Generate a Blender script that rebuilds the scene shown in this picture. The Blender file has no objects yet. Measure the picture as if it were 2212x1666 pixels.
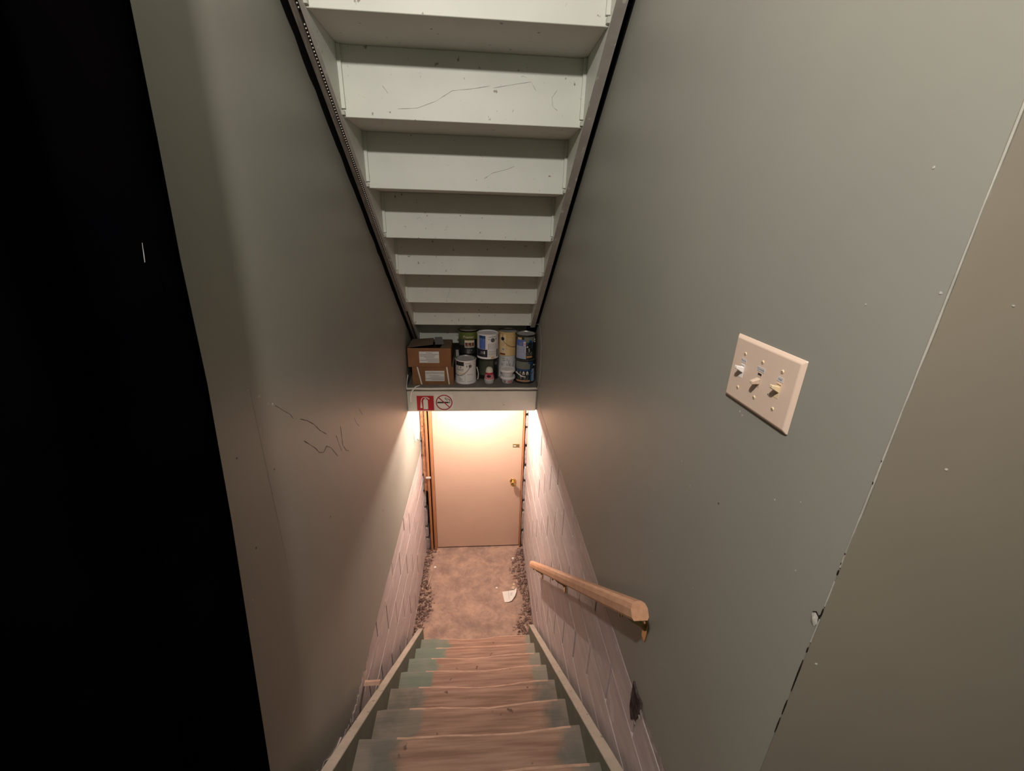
import bpy, bmesh, math, random
from mathutils import Vector, Matrix
random.seed(7)
S = bpy.context.scene
COL = S.collection
PI = math.pi

# ------------------------------------------------------------------ camera
EYE = 3.224
cd = bpy.data.cameras.new('camera')
cam = bpy.data.objects.new('camera', cd)
COL.objects.link(cam)
cd.sensor_fit = 'HORIZONTAL'
cd.sensor_width = 36.0
cd.lens = 900.02 / 2212 * 36.0
cd.clip_start = 0.02
_th, _ya, _ro = math.radians(21.0), math.radians(4.7017), math.radians(1.579)
_f = Vector((math.sin(_ya) * math.cos(_th), math.cos(_ya) * math.cos(_th), -math.sin(_th)))
_r = Vector((math.cos(_ya), -math.sin(_ya), 0))
_u = _r.cross(_f)
_r2 = _r * math.cos(_ro) + _u * math.sin(_ro)
_u2 = -_r * math.sin(_ro) + _u * math.cos(_ro)
cam.matrix_world = Matrix(((_r2.x, _u2.x, -_f.x, 0), (_r2.y, _u2.y, -_f.y, 0), (_r2.z, _u2.z, -_f.z, EYE), (0, 0, 0, 1)))
S.camera = cam

# ------------------------------------------------------------------ world, lamps, exposure
w = bpy.data.worlds.new('world')
S.world = w
w.use_nodes = True
w.node_tree.nodes['Background'].inputs[0].default_value = (0, 0, 0, 1)
S.view_settings.view_transform = 'Standard'
S.view_settings.look = 'None'
S.view_settings.exposure = 0.0
S.view_settings.gamma = 1.0
S.view_settings.use_curve_mapping = False


def lamp(name, kind, loc, power, color, size):
    l = bpy.data.lights.new(name, kind)
    l.energy = power
    l.color = color
    if kind == 'POINT':
        l.shadow_soft_size = size
    else:
        l.shape = 'DISK'
        l.size = size
    o = bpy.data.objects.new(name, l)
    o.location = loc
    COL.objects.link(o)
    return o


lamp('ceiling_lamp', 'POINT', (-0.24, -0.16, 4.13), 102, (1.0, 0.93, 0.85), 0.035)
lamp('stairwell_lamp', 'POINT', (-0.06, 3.11, 1.848), 50, (1.0, 0.83, 0.70), 0.006)
lamp('stairwell_lamp_fill', 'AREA', (-0.06, 3.15, 1.90), 8, (1.0, 0.83, 0.70), 0.14)  # added second light, softens the downward spread of the bulb

# ------------------------------------------------------------------ materials
MATS = {}


def mat(name, col, col2=None, rough=0.6, scale=6.0, detail=4.0, amount=1.0, metal=0.0, bump=0.0, bscale=60.0,
        nrough=0.6, dist=0.0, lo=0.35, hi=0.65, spots=None, spot_scale=30.0, spot_lo=0.70, spot_hi=0.74, stretch=(1, 1, 1), spec=0.5):
    """Principled surface; two colours mixed by world-space noise, optional dirt spots, optional fine relief."""
    m = bpy.data.materials.new(name)
    m.use_nodes = True
    nt = m.node_tree
    b = nt.nodes['Principled BSDF']
    b.inputs['Roughness'].default_value = rough
    b.inputs['Metallic'].default_value = metal
    b.inputs['Specular IOR Level'].default_value = spec
    b.inputs['Base Color'].default_value = (*col, 1)
    geo = nt.nodes.new('ShaderNodeNewGeometry')
    mp = nt.nodes.new('ShaderNodeMapping')
    mp.inputs['Scale'].default_value = stretch
    nt.links.new(geo.outputs['Position'], mp.inputs['Vector'])
    out = None
    if col2 is not None:
        n = nt.nodes.new('ShaderNodeTexNoise')
        n.inputs['Scale'].default_value = scale
        n.inputs['Detail'].default_value = detail
        n.inputs['Roughness'].default_value = nrough
        n.inputs['Distortion'].default_value = dist
        nt.links.new(mp.outputs['Vector'], n.inputs['Vector'])
        r = nt.nodes.new('ShaderNodeMapRange')
        r.inputs['From Min'].default_value = lo
        r.inputs['From Max'].default_value = hi
        r.inputs['To Max'].default_value = amount
        nt.links.new(n.outputs['Fac'], r.inputs['Value'])
        mx = nt.nodes.new('ShaderNodeMix')
        mx.data_type = 'RGBA'
        mx.inputs['A'].default_value = (*col, 1)
        mx.inputs['B'].default_value = (*col2, 1)
        nt.links.new(r.outputs['Result'], mx.inputs['Factor'])
        out = mx.outputs['Result']
    if spots is not None:
        n2 = nt.nodes.new('ShaderNodeTexNoise')
        n2.inputs['Scale'].default_value = spot_scale
        n2.inputs['Detail'].default_value = 3.0
        nt.links.new(geo.outputs['Position'], n2.inputs['Vector'])
        r2 = nt.nodes.new('ShaderNodeMapRange')
        r2.inputs['From Min'].default_value = spot_lo
        r2.inputs['From Max'].default_value = spot_hi
        nt.links.new(n2.outputs['Fac'], r2.inputs['Value'])
        mx2 = nt.nodes.new('ShaderNodeMix')
        mx2.data_type = 'RGBA'
        if out is None:
            mx2.inputs['A'].default_value = (*col, 1)
        else:
            nt.links.new(out, mx2.inputs['A'])
        mx2.inputs['B'].default_value = (*spots, 1)
        nt.links.new(r2.outputs['Result'], mx2.inputs['Factor'])
        out = mx2.outputs['Result']
    if out is not None:
        nt.links.new(out, b.inputs['Base Color'])
    if bump > 0:
        n3 = nt.nodes.new('ShaderNodeTexNoise')
        n3.inputs['Scale'].default_value = bscale
        n3.inputs['Detail'].default_value = 4.0
        nt.links.new(mp.outputs['Vector'], n3.inputs['Vector'])
        bp = nt.nodes.new('ShaderNodeBump')
        bp.inputs['Strength'].default_value = bump
        bp.inputs['Distance'].default_value = 0.01
        nt.links.new(n3.outputs['Fac'], bp.inputs['Height'])
        nt.links.new(bp.outputs['Normal'], b.inputs['Normal'])
    MATS[name] = m
    return m


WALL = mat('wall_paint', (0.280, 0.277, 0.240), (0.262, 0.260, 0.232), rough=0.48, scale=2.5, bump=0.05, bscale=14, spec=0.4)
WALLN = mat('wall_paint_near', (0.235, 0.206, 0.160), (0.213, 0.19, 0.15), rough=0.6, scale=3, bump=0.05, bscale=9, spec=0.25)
PLAST = mat('bare_plaster', (0.50, 0.48, 0.44), (0.38, 0.36, 0.33), rough=0.9, scale=40, bump=0.3)
BLOCK = mat('block_paint', (0.54, 0.455, 0.45), (0.43, 0.355, 0.352), rough=0.6, scale=9, amount=0.8, bump=0.2, bscale=22,
            spots=(0.58, 0.51, 0.50), spot_scale=14, spot_lo=0.60, spot_hi=0.70, stretch=(1, 0.45, 2.0))
MORTAR = mat('mortar', (0.55, 0.51, 0.50), (0.44, 0.40, 0.39), rough=0.8, scale=25, bump=0.4)
MORTARD = mat('mortar_shaded', (0.11, 0.09, 0.085), (0.06, 0.05, 0.045), rough=0.9, scale=20, bump=0.4)  # shade of the head joints put into the mortar colour
RUBBLE = mat('rubble_mortar', (0.44, 0.37, 0.365), (0.30, 0.25, 0.245), rough=0.9, scale=30, bump=0.5)
STAIRW = mat('stair_white_paint', (0.575, 0.59, 0.53), (0.535, 0.55, 0.495), rough=0.5, scale=5, amount=0.8,
             spots=(0.24, 0.20, 0.16), spot_scale=42, spot_lo=0.69, spot_hi=0.73, bump=0.04, bscale=30)
STAIRG = mat('stringer_paint', (0.33, 0.31, 0.28), (0.26, 0.245, 0.22), rough=0.6, scale=9, spots=(0.45, 0.43, 0.38), spot_scale=25, spot_lo=0.64, spot_hi=0.70)
OLDWOOD = mat('weathered_wood', (0.17, 0.145, 0.12), (0.09, 0.075, 0.062), rough=0.85, scale=14, stretch=(8, 1, 1), bump=0.3)
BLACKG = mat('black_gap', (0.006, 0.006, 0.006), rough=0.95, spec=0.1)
CURT = mat('black_cloth', (0.0014, 0.0011, 0.0012), (0.0006, 0.0006, 0.0012), rough=1.0, spec=0.0)
DOORP = mat('door_paint', (0.62, 0.425, 0.325), (0.59, 0.40, 0.305), rough=0.55, scale=3, spec=0.3)
JAMB = mat('orange_wood', (0.46, 0.21, 0.10), (0.36, 0.15, 0.07), rough=0.6, scale=9, stretch=(10, 10, 0.8), bump=0.15)
JAMBD = mat('dark_wood', (0.20, 0.075, 0.03), (0.13, 0.05, 0.02), rough=0.7, scale=9, stretch=(10, 10, 0.8))
ROUGHW = mat('rough_orange_wood', (0.50, 0.24, 0.13), (0.30, 0.12, 0.06), rough=0.8, scale=16, stretch=(3, 3, 1), bump=0.4,
             spots=(0.16, 0.06, 0.03), spot_scale=40, spot_lo=0.60, spot_hi=0.66)
BRASS = mat('brass', (0.72, 0.50, 0.20), rough=0.22, metal=1.0)
BRASSD = mat('dull_brass', (0.30, 0.22, 0.09), rough=0.4, metal=0.7)
FLOOR = mat('concrete_floor', (0.455, 0.30, 0.225), (0.255, 0.17, 0.145), rough=0.85, scale=7.0, detail=15, nrough=0.8, dist=0.3, lo=0.40, hi=0.62, bump=1.0, bscale=34,
            spots=(0.21, 0.14, 0.118), spot_scale=6, spot_lo=0.50, spot_hi=0.80)
FASCIA = mat('fascia_paint', (0.66, 0.63, 0.56), (0.61, 0.58, 0.515), rough=0.5, scale=6, spots=(0.25, 0.2, 0.15), spot_scale=30, spot_lo=0.73, spot_hi=0.76)
DECK = mat('landing_deck', (0.20, 0.175, 0.15), (0.14, 0.12, 0.105), rough=0.8, scale=12)
RAILW = mat('rail_wood', (0.74, 0.43, 0.27), (0.62, 0.33, 0.20), rough=0.5, scale=20, stretch=(6, 1, 1), spec=0.35)
ENDG = mat('rail_end_grain', (0.54, 0.29, 0.17), (0.46, 0.23, 0.13), rough=0.7, scale=90)
IVORY = mat('ivory_plastic', (0.68, 0.52, 0.425), rough=0.35, spec=0.4)
IVORY2 = mat('ivory_toggle', (0.72, 0.56, 0.36), rough=0.3)
WHITEP = mat('white_plastic', (0.78, 0.74, 0.73), rough=0.35)
CLEARP = mat('aged_plastic', (0.55, 0.42, 0.33), rough=0.25)
LABELP = mat('label_paper', (0.58, 0.55, 0.56), rough=0.6)
INK = mat('ink', (0.10, 0.085, 0.10), rough=0.7)
BLACK = mat('black_print', (0.012, 0.012, 0.013), rough=0.5)
CARD = mat('cardboard', (0.245, 0.118, 0.057), (0.21, 0.098, 0.047), rough=0.85, scale=10, spec=0.15)
CARDT = mat('cardboard_top', (0.17, 0.12, 0.085), (0.14, 0.10, 0.07), rough=0.9, scale=10, spec=0.1)
PAPER = mat('paper', (0.66, 0.64, 0.635), (0.62, 0.60, 0.59), rough=0.7, scale=12)
PAPERL = mat('printed_grey', (0.36, 0.345, 0.345), rough=0.7)
METAL = mat('can_metal', (0.50, 0.48, 0.46), rough=0.32, metal=0.85)
TIN = mat('tin_grey', (0.50, 0.485, 0.475), (0.43, 0.415, 0.405), rough=0.45, scale=20)
CANW = mat('can_white', (0.76, 0.735, 0.73), rough=0.4)
CANDG = mat('can_dark_green', (0.075, 0.085, 0.055), rough=0.4)
CANBK = mat('can_black', (0.012, 0.014, 0.013), rough=0.4)
OLIVE = mat('olive_print', (0.125, 0.15, 0.04), rough=0.4)
BLUE = mat('blue_print', (0.08, 0.14, 0.42), rough=0.4)
BLUED = mat('deep_blue_print', (0.01, 0.055, 0.16), rough=0.4)
BLUEL = mat('pale_blue_print', (0.33, 0.37, 0.50), rough=0.45)
TEAL = mat('teal_print', (0.014, 0.12, 0.25), rough=0.4)
NAVY = mat('navy_print', (0.018, 0.018, 0.035), rough=0.4)
TAN = mat('tan_print', (0.68, 0.47, 0.22), (0.62, 0.42, 0.18), rough=0.45, scale=14)
TANL = mat('light_tan_print', (0.76, 0.57, 0.35), rough=0.45)
ORANGE = mat('orange_print', (0.55, 0.28, 0.13), rough=0.45)
REDBR = mat('red_brown_print', (0.16, 0.035, 0.015), rough=0.45)
CREAM = mat('cream_print', (0.68, 0.64, 0.52), rough=0.45)
GREYD = mat('dark_grey', (0.10, 0.095, 0.095), rough=0.5)
GREYM = mat('mid_grey', (0.24, 0.23, 0.23), rough=0.5)
GREYG = mat('grey_green_print', (0.16, 0.17, 0.145), rough=0.45)
PINK = mat('pink_print', (0.62, 0.22, 0.25), rough=0.4)
CRIMS = mat('crimson_print', (0.45, 0.02, 0.05), rough=0.4)
SIGNR = mat('sign_red', (0.40, 0.008, 0.018), rough=0.4)
SIGNRD = mat('sign_ring_red', (0.33, 0.02, 0.025), rough=0.4)
SIGNW = mat('sign_white', (0.70, 0.67, 0.63), rough=0.45)
SIGNP = mat('sign_pale_edge', (0.72, 0.58, 0.56), rough=0.45)
WIREM = mat('bail_wire', (0.10, 0.095, 0.09), rough=0.35, metal=0.7)
CABLE = mat('white_cable', (0.86, 0.80, 0.75), rough=0.5)
CHIPW = mat('white_chip', (0.72, 0.68, 0.64), rough=0.8)
CHIPT = mat('tan_chip', (0.60, 0.45, 0.32), rough=0.8)
SCUFF = mat('scuff_black', (0.10, 0.085, 0.07), rough=0.8)
HOLLOW = mat('hollow_dark', (0.11, 0.078, 0.078), (0.035, 0.026, 0.026), rough=0.95, scale=40, spec=0.1)
SEAMP = mat('seam_filler', (0.38, 0.36, 0.32), (0.29, 0.28, 0.245), rough=0.8, scale=30)
CRACK = mat('crack_dark', (0.02, 0.015, 0.012), rough=0.95, spec=0.1)
DEBD = mat('debris_dark', (0.24, 0.145, 0.12), (0.10, 0.058, 0.05), rough=0.9, scale=60)
DEBM = mat('debris_mid', (0.38, 0.255, 0.21), (0.26, 0.17, 0.14), rough=0.9, scale=60)
DEBL = mat('debris_light', (0.55, 0.42, 0.30), (0.45, 0.33, 0.22), rough=0.9, scale=60)
BEADM = mat('bead_pearl', (0.85, 0.80, 0.72), rough=0.3)
STRG = mat('stringer_green', (0.15, 0.165, 0.125), (0.11, 0.12, 0.095), rough=0.6, scale=8)
STRT = mat('stringer_top_worn', (0.48, 0.41, 0.34), (0.38, 0.33, 0.275), rough=0.7, scale=11, spots=(0.16, 0.14, 0.11), spot_scale=40, spot_lo=0.66, spot_hi=0.72)


def tread_material():
    m = bpy.data.materials.new('worn_tread')
    m.use_nodes = True
    nt = m.node_tree
    N, Lk = nt.nodes, nt.links
    b = N['Principled BSDF']
    b.inputs['Roughness'].default_value = 0.7
    b.inputs['Specular IOR Level'].default_value = 0.3
    geo = N.new('ShaderNodeNewGeometry')
    oi = N.new('ShaderNodeObjectInfo')
    sep = N.new('ShaderNodeSeparateXYZ')
    Lk.new(geo.outputs['Position'], sep.inputs[0])
    n1 = N.new('ShaderNodeTexNoise'); n1.inputs['Scale'].default_value = 9; n1.inputs['Detail'].default_value = 6
    Lk.new(geo.outputs['Position'], n1.inputs['Vector'])
    grain_map = N.new('ShaderNodeMapping'); grain_map.inputs['Scale'].default_value = (1.2, 16, 16)
    Lk.new(geo.outputs['Position'], grain_map.inputs['Vector'])
    n2 = N.new('ShaderNodeTexNoise'); n2.inputs['Scale'].default_value = 3.5; n2.inputs['Detail'].default_value = 6
    Lk.new(grain_map.outputs['Vector'], n2.inputs['Vector'])

    def math_(op, a, c):
        q = N.new('ShaderNodeMath'); q.operation = op
        for i, v in enumerate((a, c)):
            if isinstance(v, (int, float)):
                q.inputs[i].default_value = v
            else:
                Lk.new(v, q.inputs[i])
        return q.outputs[0]

    def ramp(v, a, c):
        q = N.new('ShaderNodeMapRange')
        q.inputs['From Min'].default_value = a
        q.inputs['From Max'].default_value = c
        Lk.new(v, q.inputs['Value'])
        return q.outputs['Result']

    def mix(f, a, c):
        q = N.new('ShaderNodeMix'); q.data_type = 'RGBA'
        Lk.new(f, q.inputs['Factor'])
        for k, v in (('A', a), ('B', c)):
            if isinstance(v, tuple):
                q.inputs[k].default_value = (*v, 1)
            else:
                Lk.new(v, q.inputs[k])
        return q.outputs['Result']

    wood = mix(ramp(n2.outputs['Fac'], 0.36, 0.62), (0.42, 0.255, 0.187), (0.275, 0.153, 0.11))
    n4 = N.new('ShaderNodeTexNoise'); n4.inputs['Scale'].default_value = 26; n4.inputs['Detail'].default_value = 2
    Lk.new(geo.outputs['Position'], n4.inputs['Vector'])
    wood = mix(ramp(n4.outputs['Fac'], 0.68, 0.74), wood, (0.14, 0.085, 0.06))
    green = mix(ramp(n1.outputs['Fac'], 0.4, 0.6), (0.165, 0.205, 0.16), (0.205, 0.215, 0.18))
    grey = mix(ramp(n1.outputs['Fac'], 0.4, 0.6), (0.25, 0.205, 0.17), (0.17, 0.15, 0.125))
    # paint survives at both ends, worn away in the walking line
    jit = math_('MULTIPLY', math_('SUBTRACT', n1.outputs['Fac'], 0.5), 0.16)
    rnd = math_('MULTIPLY', math_('SUBTRACT', oi.outputs['Random'], 0.5), 0.07)
    xs = math_('ADD', math_('ADD', sep.outputs['X'], jit), rnd)
    left = ramp(xs, -0.255, -0.285)
    right = ramp(xs, 0.295, 0.335)
    # lower treads keep green paint, upper ones are worn to grey
    low = ramp(math_('ADD', sep.outputs['Z'], math_('MULTIPLY', n1.outputs['Fac'], 0.3)), 1.15, 0.95)
    c = mix(left, wood, mix(low, grey, green))
    c = mix(right, c, mix(low, grey, (0.27, 0.24, 0.195)))
    Lk.new(c, b.inputs['Base Color'])
    bp = N.new('ShaderNodeBump'); bp.inputs['Strength'].default_value = 0.25; bp.inputs['Distance'].default_value = 0.01
    Lk.new(n2.outputs['Fac'], bp.inputs['Height'])
    Lk.new(bp.outputs['Normal'], b.inputs['Normal'])
    return m


TREAD = tread_material()
NOSE = mat('bare_worn_edge', (0.54, 0.35, 0.26), (0.40, 0.25, 0.18), rough=0.75, scale=18)


# ------------------------------------------------------------------ mesh helpers
class MB:
    def __init__(self):
        self.v = []
        self.f = []

    def add(self, vs, fs):
        o = len(self.v)
        self.v += [tuple(p) for p in vs]
        self.f += [tuple(i + o for i in q) for q in fs]
        return self

    def box(self, x0, x1, y0, y1, z0, z1):
        vs = [(x0, y0, z0), (x1, y0, z0), (x1, y1, z0), (x0, y1, z0), (x0, y0, z1), (x1, y0, z1), (x1, y1, z1), (x0, y1, z1)]
        return self.add(vs, [(0, 3, 2, 1), (4, 5, 6, 7), (0, 1, 5, 4), (1, 2, 6, 5), (2, 3, 7, 6), (3, 0, 4, 7)])

    def prism(self, poly, axis, a, b):
        """polygon in the two other axes, extruded from a to b along axis"""
        n = len(poly)
        vs = []
        for t in (a, b):
            for p in poly:
                q = list(p)
                q.insert(axis, t)
                vs.append(tuple(q))
        fs = [tuple(range(n - 1, -1, -1)), tuple(range(n, 2 * n))]
        for i in range(n):
            j = (i + 1) % n
            fs.append((i, j, n + j, n + i))
        return self.add(vs, fs)

    def tube(self, pts, r, n=8, cap=True):
        pts = [Vector(p) for p in pts]
        rings = []
        up = Vector((0.13, 0.31, 0.94)).normalized()
        for i, p in enumerate(pts):
            t = (pts[min(i + 1, len(pts) - 1)] - pts[max(i - 1, 0)]).normalized()
            a = t.cross(up)
            if a.length < 1e-3:
                a = t.cross(Vector((1, 0, 0)))
            a.normalize()
            c = a.cross(t)
            rr = r[i] if isinstance(r, (list, tuple)) else r
            rings.append([p + (a * math.cos(2 * PI * k / n) + c * math.sin(2 * PI * k / n)) * rr for k in range(n)])
        vs = [q for ring in rings for q in ring]
        fs = []
        for i in range(len(pts) - 1):
            for k in range(n):
                k2 = (k + 1) % n
                fs.append((i * n + k, i * n + k2, (i + 1) * n + k2, (i + 1) * n + k))
        if cap:
            fs.append(tuple(range(n - 1, -1, -1)))
            fs.append(tuple((len(pts) - 1) * n + k for k in range(n)))
        return self.add(vs, fs)

    def lathe(self, prof, c, n=40, axis='z'):
        """prof: list of (radius, height); closed at the ends where radius is 0"""
        vs = []
        for r, h in prof:
            for k in range(n):
                a = 2 * PI * k / n
                d = (r * math.cos(a), r * math.sin(a), h)
                if axis == 'y':
                    d = (d[0], d[2], d[1])
                elif axis == 'x':
                    d = (d[2], d[0], d[1])
                vs.append((c[0] + d[0], c[1] + d[1], c[2] + d[2]))
        fs = []
        for i in range(len(prof) - 1):
            for k in range(n):
                k2 = (k + 1) % n
                fs.append((i * n + k, i * n + k2, (i + 1) * n + k2, (i + 1) * n + k))
        return self.add(vs, fs)

    def build(self, name, m, parent=None, smooth=False, origin=(0, 0, 0), bevel=0.0):
        me = bpy.data.meshes.new(name)
        ox, oy, oz = origin
        me.from_pydata([(x - ox, y - oy, z - oz) for x, y, z in self.v], [], self.f)
        bm = bmesh.new()
        bm.from_mesh(me)
        bmesh.ops.remove_doubles(bm, verts=bm.verts, dist=1e-6)
        bmesh.ops.recalc_face_normals(bm, faces=bm.faces)
        if bevel > 0:
            es = [e for e in bm.edges if len(e.link_faces) == 2 and e.calc_face_angle(0) > 0.6]
            bmesh.ops.bevel(bm, geom=es, offset=bevel, segments=1, affect='EDGES')
        bm.to_mesh(me)
        bm.free()
        me.materials.append(m)
        if smooth:
            me.polygons.foreach_set('use_smooth', [True] * len(me.polygons))
            try:
                me.set_sharp_from_angle(angle=math.radians(40))
            except Exception:
                pass
        o = bpy.data.objects.new(name, me)
        COL.objects.link(o)
        if parent is not None:
            o.parent = parent
        return o


def origin_of(root):
    return tuple(root['_o']) if '_o' in root else (0, 0, 0)


def part(mb, name, m, root, **k):
    """child of a thing: vertices in world coordinates, stored relative to the thing's base"""
    top = root
    while top.parent is not None:
        top = top.parent
    return mb.build(name, m, root, origin=origin_of(top), **k)


def thing(name, label, cat, loc, group=None):
    o = bpy.data.objects.new(name, None)
    o.empty_display_size = 0.05
    COL.objects.link(o)
    o.location = loc
    o['_o'] = [float(x) for x in loc]
    o['label'] = label
    o['category'] = cat
    if group:
        o['group'] = group
    return o


def tag(o, label, cat, group=None, kind=None):
    o['label'] = label
    o['category'] = cat
    if group:
        o['group'] = group
    if kind:
        o['kind'] = kind
    return o


def struct(o):
    o['kind'] = 'structure'
    return o


def text_tris(s, size, spacing=1.0):
    cu = bpy.data.curves.new('t', 'FONT')
    cu.body = s
    cu.size = size
    cu.align_x = 'CENTER'
    cu.align_y = 'CENTER'
    cu.space_character = spacing
    cu.resolution_u = 3
    ob = bpy.data.objects.new('t', cu)
    COL.objects.link(ob)
    dg = bpy.context.evaluated_depsgraph_get()
    me = bpy.data.meshes.new_from_object(ob.evaluated_get(dg))
    vs = [tuple(v.co) for v in me.vertices]
    fs = [tuple(p.vertices) for p in me.polygons]
    bpy.data.objects.remove(ob)
    bpy.data.meshes.remove(me)
    return vs, fs


def flat_text(s, size, mapf, **k):
    vs, fs = text_tris(s, size, **k)
    return MB().add([mapf(x, y) for x, y, z in vs], fs)


# ------------------------------------------------------------------ key measures
XL, XR = -0.5624, 0.4524          # faces of the side walls
FR = 3.56                          # face of the door
LAND = 2.044                       # top of the upper landing
BEAM = 3.017                       # front of the landing fascia
FZ = 1.80                          # floor the photographer stands on

# ------------------------------------------------------------------ floors, ceiling, walls
def rough_floor():
    mb = MB()
    nx, ny = 24, 40
    x0, x1, y0, y1 = -0.62, 0.52, 2.0, 3.75
    vs, fs = [], []
    rr = random.Random(3)
    for j in range(ny + 1):
        for i in range(nx + 1):
            vs.append((x0 + (x1 - x0) * i / nx, y0 + (y1 - y0) * j / ny, rr.uniform(-0.003, 0.002)))
    for j in range(ny):
        for i in range(nx):
            a = j * (nx + 1) + i
            fs.append((a, a + 1, a + nx + 2, a + nx + 1))
    mb.add(vs, fs)
    mb.box(x0, x1, 0.3, y1, -0.2, -0.01)
    return mb.build('floor', FLOOR, smooth=True)


struct(rough_floor())
struct(MB().box(XL - 0.3, 1.2, -1.7, 0.575, FZ - 0.2, FZ).build('floor_landing', DECK))
struct(MB().box(XL - 0.35, 1.4, -1.75, 1.0, 4.50, 4.56).build('ceiling', WALL))
struct(MB().box(XL - 0.3, 1.4, -1.75, -1.65, FZ, 4.50).build('wall_behind', WALL))

ZLB, ZRB = 1.202, 1.944            # top of the bare block on each side
# left: drywall with a ragged lower edge that hangs over the blocks
edge = [(-1.7, FZ - 0.02), (0.45, FZ - 0.02), (0.80, 1.42), (0.977, 1.31), (1.05, 1.245), (1.10, 1.262), (1.16, 1.180), (1.183, 1.20), (1.23, 1.165), (1.255, 1.19),
        (1.30, 1.150), (1.34, 1.175), (1.365, 1.150), (1.42, 1.186), (1.46, 1.175), (1.50, 1.20), (1.535, 1.198), (1.73, 1.203), (3.56, 1.203)]
poly = edge + [(3.56, LAND + 0.02), (3.56, 6.2), (-1.7, 6.2)]
wl = struct(MB().prism(poly, 0, XL - 0.014, XL).build('wall_left', WALL))
struct(MB().box(XL - 0.1, XL - 0.0141, -1.7, 4.4, ZLB + 0.3, 6.2).build('wall_left_core', BLACKG))
# right: plaster down to the top of the blocks, broken away near the bottom
edge = [(0.377, 1.80), (0.50, 1.98), (0.594, 1.985), (0.66, 1.968), (0.725, 1.972), (0.745, 1.99), (0.795, 1.975), (0.824, 1.944), (1.0, 1.946),
        (1.313, 1.940), (1.6, 1.945), (1.64, 1.940), (2.2, 1.946), (2.7, 1.942), (3.56, 1.944)]
poly = edge + [(3.56, 6.2), (0.377, 6.2)]
wr = struct(MB().prism(poly, 0, XR, XR + 0.03).build('wall_right', WALL))
# near wall: turns away to the right at the vertical corner
NA = math.radians(75)
NP = Vector((XR + 0.0008, 0.3762, 0))
NT = Vector((math.sin(NA), -math.cos(NA), 0))
NN = Vector((-math.cos(NA), -math.sin(NA), 0))
q_ = [NP, NP + NT * 2.0, NP + NT * 2.0 - NN * 0.05, NP - NN * 0.05 + NT * 0.02]
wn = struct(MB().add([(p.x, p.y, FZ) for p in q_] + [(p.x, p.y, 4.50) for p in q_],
                     [(0, 3, 2, 1), (4, 5, 6, 7), (0, 1, 5, 4), (1, 2, 6, 5), (2, 3, 7, 6), (3, 0, 4, 7)]).build('wall_right_near', WALLN))


# ------------------------------------------------------------------ bare concrete block walls below
def block_wall(name, side, face, bounds, y_even, y_odd, ymin, ymax, back):
    sgn = 1 if side == 'right' else -1
    zt = bounds[0]
    root = struct(MB().box(*sorted((face + sgn * 0.0135, back)), ymin, ymax, -0.05, zt - 0.004).build(name, MORTARD))
    rr = random.Random(11 if side == 'right' else 12)
    cache = {}
    for k in range(len(bounds) - 1):
        z1, z0 = bounds[k], bounds[k + 1]
        ys = [ymin]
        y = (y_even if k % 2 == 0 else y_odd) - 0.428 * 8
        while y < ymax - 0.03:
            if y > ymin + 0.03:
                ys.append(y)
            y += 0.428
        ys.append(ymax)
        for i in range(len(ys) - 1):
            a, b = ys[i], ys[i + 1]
            # wholly hidden under the lower stairs
            if z1 < 1.58 - 0.9 * (b - 0.8175) - 0.55:
                continue
            ln = round(b - a, 3)
            ht = round(z1 - z0, 3)
            key = (ln, ht)
            hj = 0.0056
            if key not in cache:
                mb = MB()
                c = 0.0025
                y0, y1, h = -ln / 2 + hj, ln / 2 - hj, ht / 2 - 0.0009
                d = 0.0135 * sgn
                mb.add([(0, y0 + c, -h + c), (0, y1 - c, -h + c), (0, y1 - c, h - c), (0, y0 + c, h - c),
                        (c * sgn, y0, -h), (c * sgn, y1, -h), (c * sgn, y1, h), (c * sgn, y0, h),
                        (d, y0, -h), (d, y1, -h), (d, y1, h), (d, y0, h)],
                       [(0, 1, 2, 3), (0, 4, 5, 1), (1, 5, 6, 2), (2, 6, 7, 3), (3, 7, 4, 0),
                        (4, 8, 9, 5), (5, 9, 10, 6), (6, 10, 11, 7), (7, 11, 8, 4), (8, 11, 10, 9)])
                o = mb.build('concrete_block', BLOCK, root)
                cache[key] = o
            else:
                o = cache[key].copy()
                COL.objects.link(o)
                o.parent = root
            o.location = (face + rr.uniform(-0.0012, 0.0012), (a + b) / 2, (z0 + z1) / 2)
            o.rotation_euler = (rr.uniform(-0.003, 0.003), 0, rr.uniform(-0.003, 0.003))
        # smeared bed joint, lighter than the blocks
        if k < len(bounds) - 2:
            pts = []
            n = 26
            for q in range(n + 1):
                yy = ymin + (ymax - ymin) * q / n
                pts.append((face + sgn * 0.0020, yy, z0 + rr.uniform(-0.004, 0.004)))
            MB().tube(pts, [rr.uniform(0.0018, 0.0036) for _ in pts], n=6).build('mortar_joint', BLOCK, root, smooth=True)
    return root


bwl = block_wall('wall_lower_left', 'left', -0.5630, [1.202, 1.085, 0.875, 0.668, 0.46, 0.25, 0.03, -0.02], 1.691, 1.477, 0.62, 3.55, -0.66)
bwr = block_wall('wall_lower_right', 'right', 0.4522, [1.944, 1.803, 1.617, 1.43, 1.243, 1.053, 0.86, 0.67, 0.48, 0.29, 0.10, -0.02], 1.19, 1.403, 0.385, 3.55, 0.56)

# ------------------------------------------------------------------ back wall round the door, with ragged plaster edges
wb = struct(MB().box(XL - 0.1, XR + 0.1, 3.62, 3.70, -0.05, 2.005).build('wall_back', CRACK))


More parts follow.
